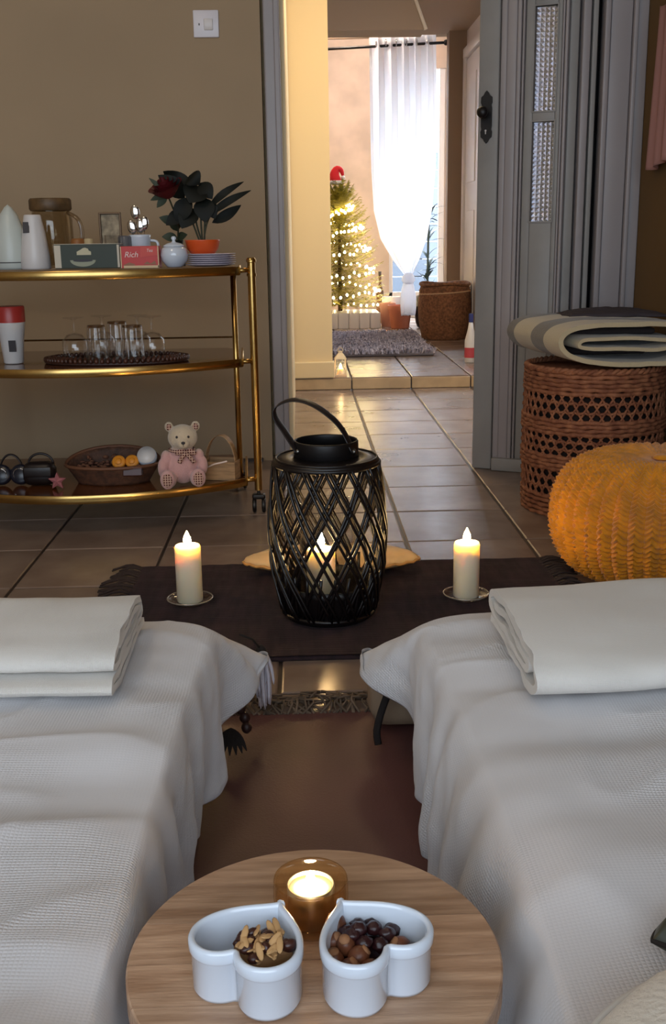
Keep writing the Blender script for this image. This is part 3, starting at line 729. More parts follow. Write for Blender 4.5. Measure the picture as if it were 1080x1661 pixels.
# ---------------------------------------------------------------- lantern
LN = thing('lantern', (.0475, 2.185, .0125), 'tall black woven willow lantern with a strap handle and lit candle', 'lantern')
def lr(z):
    P = [(0, .096), (.05, .108), (.12, .120), (.18, .1235), (.24, .121), (.30, .114), (.325, .110)]
    for (a, ra), (b_, rb) in zip(P[:-1], P[1:]):
        if z <= b_:
            t = (z-a)/(b_-a); t = t*t*(3-2*t)*.4+t*.6; return ra+(rb-ra)*t
    return P[-1][1]
g = G(); g.lathe([(0, 0), (.092, 0), (.097, .004), (.097, .012), (.092, .016), (0, .016)], 40); g.build('base', m_blackm, LN, smooth=True)
g = G()
for z, r_, w in ((.335, .1105, .0045), (.012, .0985, .005), (.345, .106, .003)):
    g = G(); g.tube([(r_*cos(2*pi*i/48), r_*sin(2*pi*i/48), z) for i in range(48)], w, 8, closed=True); g.build('hoop', m_black, LN, smooth=True)
g = G(); g.lathe([(.066, .336), (.108, .334), (.112, .338), (.108, .344), (.090, .347), (.066, .349), (.066, .336)], 48); g.build('shoulder', m_black, LN, smooth=True)
g = G(); g.lathe([(.0655, .340), (.0675, .342), (.0675, .378), (.0665, .382), (.0640, .382), (.0635, .378), (.0635, .340), (.0655, .340)], 48); g.build('neck_ring', m_blackm, LN, smooth=True)
for fam in (1, -1):
    for i in range(15):
        for q in range(2):
            a0 = 2*pi*i/15+q*.085+fam*.05; tw = fam*(1.35+random.uniform(-.06, .06)); pts = []
            for k in range(13):
                z = .335-(.323)*k/12; rr = lr(z)+fam*.0022+(q-.5)*.001
                a = a0+tw*(k/12); pts.append((rr*cos(a), rr*sin(a), z))
            g = G(); g.tube(pts, .0037, 6, flat=.8); g.build('willow_strip', m_black, LN, smooth=True)
g = G(); g.lathe([(lr(z)-.0075, z) for z in (.004, .02, .04, .06, .078)]+[(lr(.078)-.0095, .078)]+[(lr(z)-.010, z) for z in (.06, .03, .006)], 60, fn=lambda a, z: 1+.012*sin(a*48)+.01*sin(a*31+z*300)); g.build('woven_foot', m_black, LN, smooth=True)
for i in range(24):  # upright inner stakes near the foot
    a = 2*pi*i/24; g = G(); g.tube([((lr(z)-.005)*cos(a+z), (lr(z)-.005)*sin(a+z), z) for z in (.005, .04, .08, .11)], .0035, 6); g.build('stake', m_black, LN, smooth=True)
hp = catmull([(-.058, -.030, .362), (-.085, .0, .400), (-.105, .02, .430), (-.098, .03, .452), (-.062, .02, .464), (-.018, .0, .452), (.028, -.025, .415), (.056, -.045, .362)], 40)
g = G(); g.tube(hp, .0105, 8, flat=.16, upv=(.35, 1, .35)); g.build('handle', m_leather, LN, smooth=True)
for s in ((-.059, -.031, .364), (.0565, -.046, .364)):
    g = G(); g.ell(s, (.006, .006, .006), 10, 6); g.build('rivet', mat('steel', (120, 116, 110), .3, metal=1), LN, smooth=True)
g = G(); g.lathe([(.0, .0165), (.058, .0165), (.060, .020), (.060, .25), (.0585, .25), (.0585, .021), (0, .020)], 40); g.build('glass_cylinder', m_glass, LN, smooth=True)
lc = thing('pillar_candle', (.0325, 2.185, .034), 'short lit candle inside the glass of the black lantern', 'candle')
h = .125; g = G(); g.lathe([(0, 0), (.030, 0), (.031, .002), (.031, h-.004), (.027, h), (.020, h-.005), (0, h-.008)], 32); g.build('wax', m_wax, lc, smooth=True)
g = G(); g.tube([(0, 0, h-.009), (0, 0, h+.004)], .001, 6); g.build('wick', m_wick, lc)
g = G(); flame(g, (0, 0, h+.001), .040, .009); g.build('flame', m_flamel, lc, smooth=True)

# golden cushion behind the lantern
gc = thing('round_cushion', (.062, 2.47, .0125), 'pale golden oval dish lying behind the lantern, its pointed ends showing either side', 'dish')
def pill(r, z, s): pass
g = G(); rings = []
for k in range(13):
    t = -pi/2+pi*k/12; ring = []
    for i in range(64):
        a = 2*pi*i/64; R_ = 1/((abs(cos(a))**1.5+abs(sin(a))**1.7)**(1/1.6)); rad = max(cos(t), .001)**.8
        x = .213*R_*rad*cos(a); y = .085*R_*rad*sin(a); z = .034+(.034 if t > 0 else .026)*sin(t)
        ring.append(V((x, y, z+.003*nz(x*30, y*30, z*30))))
    rings.append(ring)
g.loft(rings, cap=True); g.build('body', mat('golden_satin', (236, 202, 152), .45, bump=.3, bscale=50, var=.1, vscale=14, sss=.006), gc, smooth=True)
g = G(); pts = []
for i in range(80):
    a = 2*pi*i/80; R_ = 1/((abs(cos(a))**1.5+abs(sin(a))**1.7)**(1/1.6)); pts.append((.214*R_*cos(a), .086*R_*sin(a), .032+.002*sin(a*24)))
g.tube(pts, .0035, 6, closed=True); g.build('edge_seam', mat('gold_edge', (190, 140, 80), .5), gc, smooth=True)

# ---------------------------------------------------------------- trolley
TR = thing('bar_trolley', (-.645, 3.12, 0), 'brass bar trolley with three shelves against the olive wall', 'trolley')
def yf(x): return -.21*(1-(x/.51)**2)
def shelf(z, nm):
    n = 40; poly = []
    for i in range(n+1): x = -.47+.94*i/n; poly.append((x, yf(x)))
    poly += [(.455, .30), (.41, .36), (-.41, .36), (-.455, .30)]
    g = G(); g.prism([(x*.985, y+.004) for x, y in poly], z-.006, z); o = g.build(nm, m_shelf, TR)
    g = G(); P = poly+[poly[0]]; rings = []
    ctr = V((0, .08, 0))
    n = len(poly); outr = []
    for i, (x, y) in enumerate(poly):
        t = (V(poly[(i+1) % n])-V(poly[i-1])).normalized(); nn = V((t.y, -t.x)); outr.append((V((x, y)), nn))
    prof = [(0, -.018), (.006, -.018), (.008, -.014), (.008, .002), (.006, .006), (0, .006)]
    rings = [[V((p.x+nn.x*o_, p.y+nn.y*o_, z+zz)) for o_, zz in prof] for p, nn in outr]; rings = [rings[-1]]+rings[:-3]; rings = rings[:43]
    g.loft(rings); g.build('rim_band', m_gold, TR, angle=50)
    for s in (-1, 1):
        g = G(); g.tube([(s*.455, -.01, z-.006), (s*.508, -.002, z-.004)], .007, 8); g.tube([(s*.455, .03, z-.006), (s*.508, .0, z-.004)], .005, 8); g.build('bracket', m_gold, TR, smooth=True)
    return o
for z in (.722, .463, .110): shelf(z, 'shelf')
for s in (-1, 1):
    g = G(); g.lathe([(.0115, .072), (.0115, .738), (.0145, .740), (.0145, .746), (.010, .752), (0, .754)], 20, c=(s*.508, 0, 0)); g.lathe([(.014, .700), (.014, .708)], 20, c=(s*.508, 0, 0)); g.build('post', m_gold, TR, angle=40)
    g = G(); g.lathe([(.0085, .095), (.0085, .722)], 16, c=(s*.454, .018, 0)); g.build('post', m_gold, TR, smooth=True)
    g = G(); g.lathe([(.0085, .095), (.0085, .722)], 16, c=(s*.435, .33, 0)); g.build('post', m_gold, TR, smooth=True)
    for yy, xx in ((0, .508), (.33, .435)):
        cs = None; g = G(); g.lathe([(.005, .055), (.005, .095)], 10, c=(s*xx, yy, 0)); g.box((s*xx, yy+.004, .052), (.04, .03, .016), bev=.006); cs = g.build('caster', m_blackm, TR)
        g = G()
        for q in (-.014, .014): g.lathe([(.0, -.006), (.020, -.006), (.0235, -.003), (.0235, .003), (.020, .006), (0, .006)], 20, M=Matrix.Translation((s*xx+q, yy+.006, .0245)) @ Matrix.Rotation(R(90), 4, 'Y'))
        g.build('wheel', m_blackm, cs, angle=40)
g = G(); g.tube([(-.44, .33, .50), (.44, .33, .50)], .003, 6); g.build('gallery_rail', m_gold, TR)

# ---- on the top shelf (z .728)
Z1 = .7285
def at(x, y, z): return (x, y, z)
m_pw = mat('white_satin_plastic', (214, 210, 208), .35)
m_label = mat('dark_label', (46, 40, 44), .5)
o = thing('humidifier', (-.822, 3.16, Z1), 'pale pointed teardrop humidifier at the left end of the top shelf', 'humidifier')
g = G(); g.lathe([(0, 0), (.044, 0), (.048, .006), (.049, .03), (.046, .07), (.038, .115), (.024, .152), (.010, .172), (0, .180)], 32); g.build('body', mat('pale_grey_green_plastic', (196, 202, 196), .35), o, smooth=True)
g = G(); g.tube([(.0485*cos(a), .0485*sin(a), .02) for a in [2*pi*i/32 for i in range(32)]], .0014, 6, closed=True); g.build('seam_line', m_label, o, smooth=True)
o = thing('storage_jar', (-.740, 3.33, Z1), 'clear glass jug with a round brown wooden lid behind the white bottle', 'jug')
g = G(); g.lathe([(0, 0), (.058, 0), (.062, .006), (.062, .14), (.054, .165), (.054, .17), (.052, .17), (.052, .163), (.060, .138), (.060, .008), (0, .006)], 36); g.build('body', thin_glass('jug_glass', (.82, .78, .70)), o, smooth=True)
g = G(); g.lathe([(0, .165), (.058, .165), (.062, .170), (.062, .196), (.058, .201), (0, .201)], 36); g.build('lid', mat('lid_wood', (112, 84, 52), .5, var=.3, vscale=30), o, angle=40)
g = G(); g.tube(catmull([(.052, -.02, .16), (.085, -.03, .14), (.095, -.03, .10), (.085, -.03, .06), (.055, -.02, .04)], 16), .007, 8, flat=.6); g.build('handle', thin_glass('handle_glass', (.75, .68, .58)), o, smooth=True)
o = thing('bottle', (-.748, 3.13, Z1), 'tapered white bottle with a small dark label in front of the glass jug', 'bottle')
g = G(); g.lathe([(0, 0), (.040, 0), (.042, .004), (.040, .04), (.032, .10), (.0245, .142), (.0235, .148), (.021, .150), (0, .150)], 32); g.build('body', m_pw, o, smooth=True)
g = G(); g.box((-.013, -.0275, .115), (.018, .003, .030), rx=R(-12)); g.build('label', m_label, o)
# tea boxes
o = thing('tea_box', (-.598, 3.14, Z1), 'long dark green tea box with a white cup picture on the top shelf', 'tea box')
g = G(); g.box((0, 0, .034), (.182, .07, .067), bev=.0015); g.build('carton', mat('dark_green_card', (42, 50, 34), .5), o)
g = G(); g.box((-.082, -.0352, .034), (.018, .0012, .062)); g.box((.088, -.0352, .034), (.006, .0012, .062)); g.box((0, 0, .0680), (.182, .07, .0012)); g.build('cream_border', mat('cream_card', (205, 195, 175), .6), o)
def flat(g, pts, y): g.prism(pts, y, y+.0008, Mx)
g = G(); flat(g, [(-.028, .038), (.012, .038), (.012, .047), (.006, .050), (.004, .055), (-.004, .058), (-.010, .057), (-.016, .053), (-.022, .050), (-.028, .047)], .0352); g.build('emblem', mat('cream_print', (200, 192, 160), .6), o)
g = G(); flat(g, [(-.048, .024)]+[(-.012+.036*cos(a), .024+.018*sin(a)) for a in [pi+pi*i/12 for i in range(13)]]+[(.024, .024)], .0354); g.build('cup_picture', mat('cup_print', (150, 152, 128), .5), o)
g = G(); flat(g, [(-.040, .023)]+[(-.012+.028*cos(a), .0225+.004*sin(a)) for a in [2*pi*i/16 for i in range(16)]][:0]+[(-.012+.028*cos(a), .0225+.0035*sin(a)) for a in [pi+2*pi*i/16 for i in range(1, 16)]], .0362); g.build('tea_picture', m_label, o)
o = thing('tea_box', (-.448, 3.12, Z1), 'small red tea box with white script lettering beside the sugar bowl', 'tea box')
g = G(); g.box((0, 0, .030), (.108, .06, .060), bev=.0015); g.build('carton', mat('red_card', (196, 42, 34), .45), o)
g = G(); g.box((.004, -.0302, .0035), (.10, .001, .007)); g.box((-.0525, -.0302, .030), (.003, .001, .058)); g.box((.052, -.0302, .03), (.003, .001, .058)); g.build('pale_edge', mat('pale_card', (216, 190, 150), .6), o)
g = G(); flat(g, [(.002, .03), (.05, .034), (.05, .058), (.004, .058)], .0302); g.build('lighter_panel', mat('light_red', (206, 70, 56), .5), o)
g = G(); flat(g, [(.010, .010), (.020, .018), (.030, .012), (.042, .020), (.046, .009)], .0304); flat(g, [(-.048, .008), (-.030, .016), (-.012, .010), (-.020, .007)], .0304); g.build('leaf_print', mat('print_brown', (150, 96, 60), .5), o)
def text(s, size, m, parent, loc, ext=.0004):
    cu = bpy.data.curves.new('lettering', 'FONT'); cu.body = s; cu.size = size; cu.extrude = ext; cu.align_x = 'CENTER'; cu.shear = .25
    t = bpy.data.objects.new('t', cu); COL.objects.link(t); dg = bpy.context.evaluated_depsgraph_get()
    me = bpy.data.meshes.new_from_object(t.evaluated_get(dg)); bpy.data.objects.remove(t)
    o = bpy.data.objects.new('lettering', me); COL.objects.link(o); me.materials.append(m); o.parent = parent; o.location = loc; o.rotation_euler = (R(90), 0, 0); return o
m_ink = mat('white_ink', (235, 215, 205), .5)
text('Rich', .022, m_ink, o, (-.024, -.0306, .030)); text('Tea', .012, m_ink, o, (.028, -.0312, .044))
# small things behind the boxes
o = thing('cork_jar', (-.652, 3.26, Z1), 'little amber pot with a pale stopper behind the green tea box', 'pot')
g = G(); g.lathe([(0, 0), (.02, 0), (.021, .002), (.020, .078), (.016, .084), (0, .084)], 24); g.build('pot', mat('amber_clay', (150, 96, 50), .5), o, smooth=True)
g = G(); g.lathe([(0, 0), (.013, 0), (.014, .004), (.013, .082), (0, .084)], 20, c=(.032, 0, 0)); g.build('stopper', mat('cream_wax', (200, 180, 140), .6), o, smooth=True)
o = thing('photo_frame', (-.560, 3.30, Z1), 'small upright framed picture behind the green tea box', 'frame')
g = G()
for (a, b_, w, h_) in ((0, .155, .066, .006), (0, .004, .066, .006), (-.030, .08, .006, .15), (.030, .08, .006, .15)): g.box((a, 0, b_), (w, .012, h_), bev=.002)
g.build('frame', mat('bronze', (96, 74, 52), .4, metal=.5), o)
g = G(); g.box((0, .003, .08), (.056, .003, .146)); g.build('picture', mat('picture_paper', (176, 158, 130), .7, var=.35, vscale=40), o)
o = thing('drinking_glass', (-.545, 3.24, Z1), 'small clear tumbler standing in front of the picture frame', 'glass')
g = G(); g.lathe([(0, 0), (.020, 0), (.024, .004), (.025, .092), (.0238, .092), (.022, .008), (0, .007)], 24); g.build('body', m_glass, o, smooth=True)
o = thing('glass_jar', (-.51, 3.25, Z1), 'squat dark glass jar left of the spoon cup', 'jar')
g = G(); g.lathe([(0, 0), (.021, 0), (.022, .01), (.022, .085), (.018, .09), (0, .09)], 20); g.build('body', mat('grey_glass', (96, 96, 100), .2), o, smooth=True)
o = thing('spoon_cup', (-.468, 3.26, Z1), 'white cup holding steel spoons bowl end up on the top shelf', 'cup')
g = G(); g.lathe([(0, 0), (.024, 0), (.028, .006), (.031, .085), (.0325, .092), (.031, .092), (.028, .085), (.025, .01), (0, .008)], 28); g.build('cup', m_ceram, o, smooth=True)
g = G(); g.tube(catmull([(.030, 0, .075), (.05, -.004, .07), (.05, -.004, .04), (.028, 0, .028)], 12), .004, 8); g.build('cup_handle', m_ceram, o, smooth=True)
m_steel = mat('polished_steel', (205, 200, 196), .1, metal=1)
for i, (dx, dz, an) in enumerate([(-.010, .150, -.06), (.014, .118, .12), (-.022, .108, -.2), (.003, .112, .02)]):
    s = thing('teaspoon', (-.468, 3.26, Z1+.01), ('tallest', 'right hand', 'left hand', 'lowest middle')[i]+' steel spoon standing in the white cup', 'spoon', 'spoons in the cup')
    g = G(); g.tube([(dx*.2, 0, .0), (dx, 0, dz-.02)], .0018, 6); g.build('spoon_handle', m_steel, s)
    g = G(); g.ell((dx, -.004, dz-.004), (.0135, .004, .021), 14, 10, M=Matrix.Rotation(an, 3, 'Y')); g.build('bowl', m_steel, s, smooth=True)
o = thing('sugar_bowl', (-.354, 3.12, Z1), 'round white lidded sugar bowl between the red tea box and the plates', 'bowl')
g = G(); g.lathe([(0, 0), (.020, 0), (.024, .003), (.036, .018), (.0395, .034), (.036, .050), (.030, .056)], 32); g.build('pot', m_ceram, o, smooth=True)
g = G(); g.lathe([(.031, .0565), (.030, .060), (.020, .066), (.006, .069), (.004, .074), (.0075, .080), (.005, .085), (0, .086)], 28); g.build('lid', m_ceram, o, smooth=True)
m_plate = mat('pale_lilac_china', (208, 200, 212), .2)
pl0 = None
for i in range(6):
    lb = ['bottom plate', 'second plate from the bottom', 'third plate from the bottom', 'fourth plate from the bottom', 'fifth plate from the bottom', 'topmost plate'][i]+' of the white stack under the orange pot'
    if pl0 is None:
        g = G(); g.lathe([(0, .0), (.045, 0), (.050, .001), (.070, .0052), (.0725, .0062), (.070, .0072), (.048, .003), (0, .0025)], 40)
        pl0 = g.build('plate', m_plate, None, smooth=True); p = pl0
    else: p = pl0.copy(); COL.objects.link(p)
    p.location = (-.256+random.uniform(-.002, .002), 3.17, Z1+i*.0058); tag(p, lb, 'plate', 'plates under the orange pot')
zp = Z1+5*.0058+.0026
po = thing('potted_plant', (-.278, 3.18, zp), 'dark broad leaved plant in a shallow orange bowl pot', 'plant')
g = G(); g.lathe([(0, 0), (.028, 0), (.034, .003), (.045, .018), (.050, .040), (.0505, .043), (.048, .043), (.044, .034), (0, .033)], 36); g.build('pot', mat('orange_glaze', (214, 84, 34), .35), po, smooth=True)
m_leafd = mat('dark_green_leaf', (12, 17, 10), .6, spec=.25, var=.3, vscale=30); m_stem = mat('stem', (50, 54, 34), .6)
g = G(); stems = [((-.005, 0), (-.045, 0, .16)), ((0, 0), (.005, .0, .17)), ((.006, 0), (.02, 0, .14)), ((.0, .01), (-.02, .01, .12)), ((.003, -.006), (.03, -.006, .12))]
for (sx, sy), e in stems: g.tube(catmull([(sx, sy, .03), ((sx+e[0])/2-.004, sy, .03+(e[2]-.03)*.55), e], 10), .0028, 6)
g.build('stem', m_stem, po, smooth=True)
LV = [((-.045, 0, .16), (-.115, -.02, .222), .030, .18), ((-.02, -.01, .19), (-.100, -.02, .232), .030, -.25), ((0, 0, .19), (-.03, -.03, .145), .042, .1), ((.01, 0, .16), (.012, -.02, .09), .034, .1), ((-.02, 0, .13), (-.055, -.03, .075), .034, .12),
      ((.02, 0, .13), (.125, .0, .202), .012, .16), ((.02, 0, .11), (.145, .0, .178), .0125, .12), ((.03, 0, .09), (.115, .0, .138), .018, -.1), ((.02, 0, .15), (.04, -.01, .10), .022, .1), ((-.045, 0, .12), (-.10, -.02, .085), .024, .1),
      ((-.03, .0, .22), (.0, -.01, .195), .030, .25), ((.0, 0, .2), (.035, -.02, .155), .026, .1), ((-.03, -.01, .16), (-.07, -.02, .09), .03, .1)]
for (a, b_, w, d) in LV:
    g = G(); leafmesh(g, a, b_, w, d, 8, up=(0, -.9, .3)); g.build('leaf', m_leafd, po, smooth=True)
rz_ = thing('rose', (-.355, 3.24, Z1), 'artificial dark red rose with green leaves left of the potted plant', 'flower')
g = G(); g.lathe([(0, 0), (.018, 0), (.02, .004), (.014, .06), (.016, .075), (.0, .075)], 16); g.build('vase', m_leafd, rz_, smooth=True)
g = G(); g.tube(catmull([(0, 0, .07), (.004, -.03, .13), (-.014, -.085, .20)], 10), .0028, 6); g.build('stem', m_stem, rz_, smooth=True)
m_rose = mat('dark_red_petal', (88, 10, 16), .6)
g = G()
for k in range(5):
    r0 = .006+.0065*k
    for j in range(3+k):
        a0 = 2*pi*j/(3+k)+k*.8; vs = []; fs = []
        for u in range(7):
            for v in range(6):
                a = a0+(u/6-.5)*(2.6/(1+.25*k)); z = -.028+.052*(v/5)*(1-.10*k) ; rr = r0*(.35+.65*sin(min(1, v/4)*pi/2))+(.006*(v/5)**4)*k*.5
                edge = 1-.25*abs(u/6-.5)**2*4*(v/5); vs.append((rr*cos(a), rr*sin(a), z*edge))
        for u in range(6):
            for v in range(5): q = u*6+v; fs.append((q, q+6, q+7, q+1))
        g.add(vs, fs)
rm = g.build('bloom', m_rose, rz_, smooth=True, loc=(-.018, -.09, .222)); rm.scale = (1.15, 1.15, 1.15); rm.rotation_euler = (R(20), R(-18), 0)
for (a, b_, w) in [((-.015, -.085, .20), (-.062, -.095, .245), .009), ((-.015, -.085, .20), (-.062, -.09, .185), .010), ((-.015, -.085, .195), (-.045, -.09, .165), .012), ((.0, 0, .12), (-.05, -.01, .14), .016), ((0, 0, .12), (.035, -.01, .13), .018), ((0, 0, .10), (-.012, -.02, .15), .018), ((0, 0, .08), (-.045, -.01, .085), .015), ((0, 0, .08), (.03, -.02, .09), .014)]:
    g = G(); leafmesh(g, a, b_, w, .1, 6, up=(0, -.9, .3)); g.build('leaf', mat('rose_leaf', (48, 58, 38), .6), rz_, smooth=True)

# ---- middle shelf (z .463)
Z2 = .4695
o = thing('bottle', (-.835, 3.13, .4640), 'white bottle with a red cap and dark label on the middle shelf', 'bottle')
g = G(); g.lathe([(0, 0), (.026, 0), (.028, .003), (.034, .07), (.041, .115), (.041, .118), (0, .118)], 32); g.build('body', m_pw, o, smooth=True)
g = G(); g.lathe([(0, .118), (.042, .118), (.042, .160), (.040, .163), (0, .163)], 32); g.build('cap', mat('red_plastic', (176, 54, 48), .35), o, angle=40)
g = G(); g.box((.008, -.0335, .052), (.020, .003, .032), rx=R(3)); g.build('label', m_label, o)
tr = thing('beaded_tray', (-.535, 3.12, .4640), 'oval tray edged with dark brown beads on the middle shelf', 'tray')
g = G(); g.lathe([(0, 0), (.205, 0), (.208, .002), (.208, .006), (0, .006)], 60, sy=.50); g.build('tray_base', mat('dark_wood', (60, 34, 24), .5), tr)
bd = None
for k in range(3):
    nb = 78-k*6
    for i in range(nb):
        a = 2*pi*(i+.5*k)/nb; rr = .205-k*.013; p = (rr*cos(a), rr*sin(a)*.50, .011+.002*k)
        if bd is None: g = G(); g.ell((0, 0, 0), (.0062, .0062, .0075), 8, 6); bd = g.build('bead', mat('brown_bead', (70, 40, 28), .35, rnd=.3), tr, smooth=True, loc=p)
        else: copy_part(bd, tr, p)
ZG = .4705
def tumbler(x, y, h, r, label):
    o = thing('drinking_glass', (x, y, ZG), label, 'glass', 'upturned glasses on the tray')
    g = G(); g.lathe([(r, 0), (r*1.02, .001), (r*.86, h-.004), (r*.80, h), (0, h), (0, h-.008), (r*.72, h-.009), (r*.82, h-.014), (r*.97, .001), (r, 0)], 28); g.build('body', m_glass, o, smooth=True)
    g = G(); g.lathe([(0, h), (r*.82, h), (r*.84, h-.004), (r*.82, h-.006), (0, h-.006)], 24); g.build('base', thin_glass('thick_glass_base', (.62, .52, .42)), o, smooth=True)
    g = G()
    for i in range(12):
        a = 2*pi*i/12; g.tube([(r*1.0*cos(a), r*1.0*sin(a), .004), (r*.86*cos(a), r*.86*sin(a), h-.008)], .0009, 4)
    g.build('flute', m_glass, o)
def wineglass(x, y, label):
    o = thing('wine_glass', (x, y, ZG), label, 'glass', 'upturned glasses on the tray')
    g = G(); g.lathe([(.031, 0), (.037, .03), (.036, .055), (.022, .072), (.005, .078), (.0035, .084), (.0035, .112), (.008, .117), (.030, .120), (.030, .1215), (.0, .122)], 32); g.lathe([(.0302, .0), (.036, .03), (.035, .054), (.021, .070), (.0, .076)], 32); g.build('body', m_glass, o, smooth=True)
tumbler(-.592, 3.13, .098, .030, 'upturned tumbler second from the left on the tray'); tumbler(-.538, 3.17, .105, .033, 'tall upturned tumbler at the middle back of the tray')
tumbler(-.485, 3.11, .098, .034, 'wide upturned tumbler right of the middle of the tray')
wineglass(-.655, 3.13, 'upturned stemmed glass at the left end of the tray'); wineglass(-.432, 3.13, 'upturned stemmed glass at the right end of the tray'); wineglass(-.585, 3.19, 'upturned stemmed glass at the back left of the tray'); wineglass(-.480, 3.19, 'upturned stemmed glass at the back right of the tray')

# ---- bottom shelf (z .110)
Z3 = .1105
bear = thing('teddy_bear', (-.352, 3.045, Z3), 'pink and cream teddy bear with a tartan bow sitting on the bottom shelf', 'soft toy', rz=R(4))
g = G()
for c, r_ in [((0, 0, .060), (.046, .040, .056)), ((0, -.004, .098), (.034, .032, .032)), ((.004, -.012, .142), (.043, .038, .038)), ((.006, -.044, .130), (.019, .018, .015)),
              ((-.034, .0, .172), (.013, .008, .015)), ((.042, .0, .172), (.013, .008, .015)),
              ((-.046, -.012, .080), (.016, .018, .026)), ((-.056, -.022, .055), (.015, .017, .030)), ((.048, -.012, .082), (.016, .018, .026)), ((.058, -.022, .060), (.015, .017, .028)),
              ((-.036, -.045, .026), (.019, .038, .022)), ((.040, -.045, .028), (.019, .038, .022)), ((-.042, -.072, .032), (.021, .014, .029)), ((.046, -.070, .034), (.021, .014, .027))]:
    g.ell(c, r_, 18, 12)
o = g.build('body', None, bear, smooth=True)
mt = mat('plush_pink_cream', (196, 168, 160), .95, bump=1, bscale=420, sheen=.5); o.data.materials.clear(); o.data.materials.append(mt)
nt = mt.node_tree; tc = nt.nodes.new('ShaderNodeTexCoord'); sp = nt.nodes.new('ShaderNodeSeparateXYZ'); nt.links.new(tc.outputs['Object'], sp.inputs[0])
mr = nt.nodes.new('ShaderNodeMapRange'); mr.inputs['From Min'].default_value = .095; mr.inputs['From Max'].default_value = .12; nt.links.new(sp.outputs[2], mr.inputs[0])
mx = nt.nodes.new('ShaderNodeMix'); mx.data_type = 'RGBA'; mx.inputs['A'].default_value = lin((206, 160, 156)); mx.inputs['B'].default_value = lin((206, 188, 162))
nt.links.new(mr.outputs[0], mx.inputs['Factor']); nt.links.new(mx.outputs['Result'], nt.nodes['Principled BSDF'].inputs['Base Color'])
md = o.modifiers.new('r', 'REMESH'); md.mode = 'VOXEL'; md.voxel_size = .0028; md.use_smooth_shade = True
md = o.modifiers.new('s', 'SMOOTH'); md.iterations = 3
def tartan(name):
    mt = mat(name, (110, 62, 56), .9); nt = mt.node_tree; tc = nt.nodes.new('ShaderNodeTexCoord'); sp = nt.nodes.new('ShaderNodeSeparateXYZ'); nt.links.new(tc.outputs['Object'], sp.inputs[0])
    def m_(op, a, b_):
        n = nt.nodes.new('ShaderNodeMath'); n.operation = op
        for i, x in enumerate((a, b_)):
            if isinstance(x, (int, float)): n.inputs[i].default_value = x
            elif x is not None: nt.links.new(x, n.inputs[i])
        return n.outputs[0]
    a = m_('GREATER_THAN', m_('SINE', m_('MULTIPLY', sp.outputs[0], 900), None), .55); b_ = m_('GREATER_THAN', m_('SINE', m_('MULTIPLY', sp.outputs[2], 900), None), .55)
    s_ = m_('MINIMUM', m_('ADD', a, b_), 1); mx = nt.nodes.new('ShaderNodeMix'); mx.data_type = 'RGBA'; mx.inputs['A'].default_value = lin((96, 50, 46)); mx.inputs['B'].default_value = lin((200, 168, 150))
    nt.links.new(s_, mx.inputs['Factor']); nt.links.new(mx.outputs['Result'], nt.nodes['Principled BSDF'].inputs['Base Color']); return mt
m_tart = tartan('tartan_cloth')
for c in ((-.042, -.0845, .032), (.046, -.0825, .034)):
    g = G(); g.ell(c, (.014, .003, .020), 16, 8); g.build('paw_pad', m_tart, bear, smooth=True)
for c in ((-.034, -.008, .172), (.042, -.008, .172)):
    g = G(); g.ell(c, (.008, .003, .010), 12, 8); g.build('inner_ear', m_tart, bear, smooth=True)
for c in ((-.011, -.047, .149), (.022, -.047, .149)):
    g = G(); g.ell(c, (.0035, .003, .0038), 10, 8); g.build('eye', m_label, bear, smooth=True)
g = G(); g.ell((.007, -.061, .134), (.006, .004, .0045), 12, 8); g.tube([(.007, -.062, .131), (.007, -.060, .124)], .0009, 5); g.build('nose', m_label, bear, smooth=True)
g = G()
for s in (-1, 1):
    g.ell((.012+s*.016, -.042, .105), (.016, .005, .008), 12, 8, M=Matrix.Rotation(s*.4, 3, 'Y')); g.tube(catmull([(.012, -.044, .104), (.012+s*.012, -.050, .090), (.014+s*.022, -.050, .074)], 8), .006, 6, flat=.3, upv=(1, 0, 0))
g.ell((.012, -.046, .105), (.006, .005, .007), 10, 8); g.tube([(.036*cos(a), -.006+.036*sin(a), .106) for a in [2*pi*i/24 for i in range(24)]], .004, 6, closed=True)
g.build('bow', m_tart, bear, smooth=True)

tg = thing('wooden_basket', (-.245, 3.125, Z3), 'small pale wooden box with an arched band handle beside the teddy bear', 'basket', rz=R(-14))
m_kraft = mat('pale_birch', (176, 140, 100), .6, var=.2, vscale=20, stretch=(1, 1, 6))
for (c, d) in (((0, -.036, .028), (.10, .004, .055)), ((0, .036, .028), (.10, .004, .055)), ((-.05, 0, .028), (.004, .074, .055)), ((.05, 0, .028), (.004, .074, .055)), ((0, 0, .003), (.10, .072, .004))):
    g = G(); g.box(c, d); g.build('side_panel', m_kraft, tg)
g = G(); pts = [(.046*cos(a), 0, .045+.085*sin(a)) for a in [pi*i/20 for i in range(21)]]; g.tube(pts, .017, 8, flat=.09, upv=(0, 1, 0)); g.build('handle', m_kraft, tg, smooth=True)
g = G(); g.tube(catmull([(-.03, -.04, .04), (-.01, -.043, .05), (.01, -.043, .055), (.03, -.04, .06)], 8), .003, 6, flat=.4); g.build('ribbon', m_ink, tg, smooth=True)

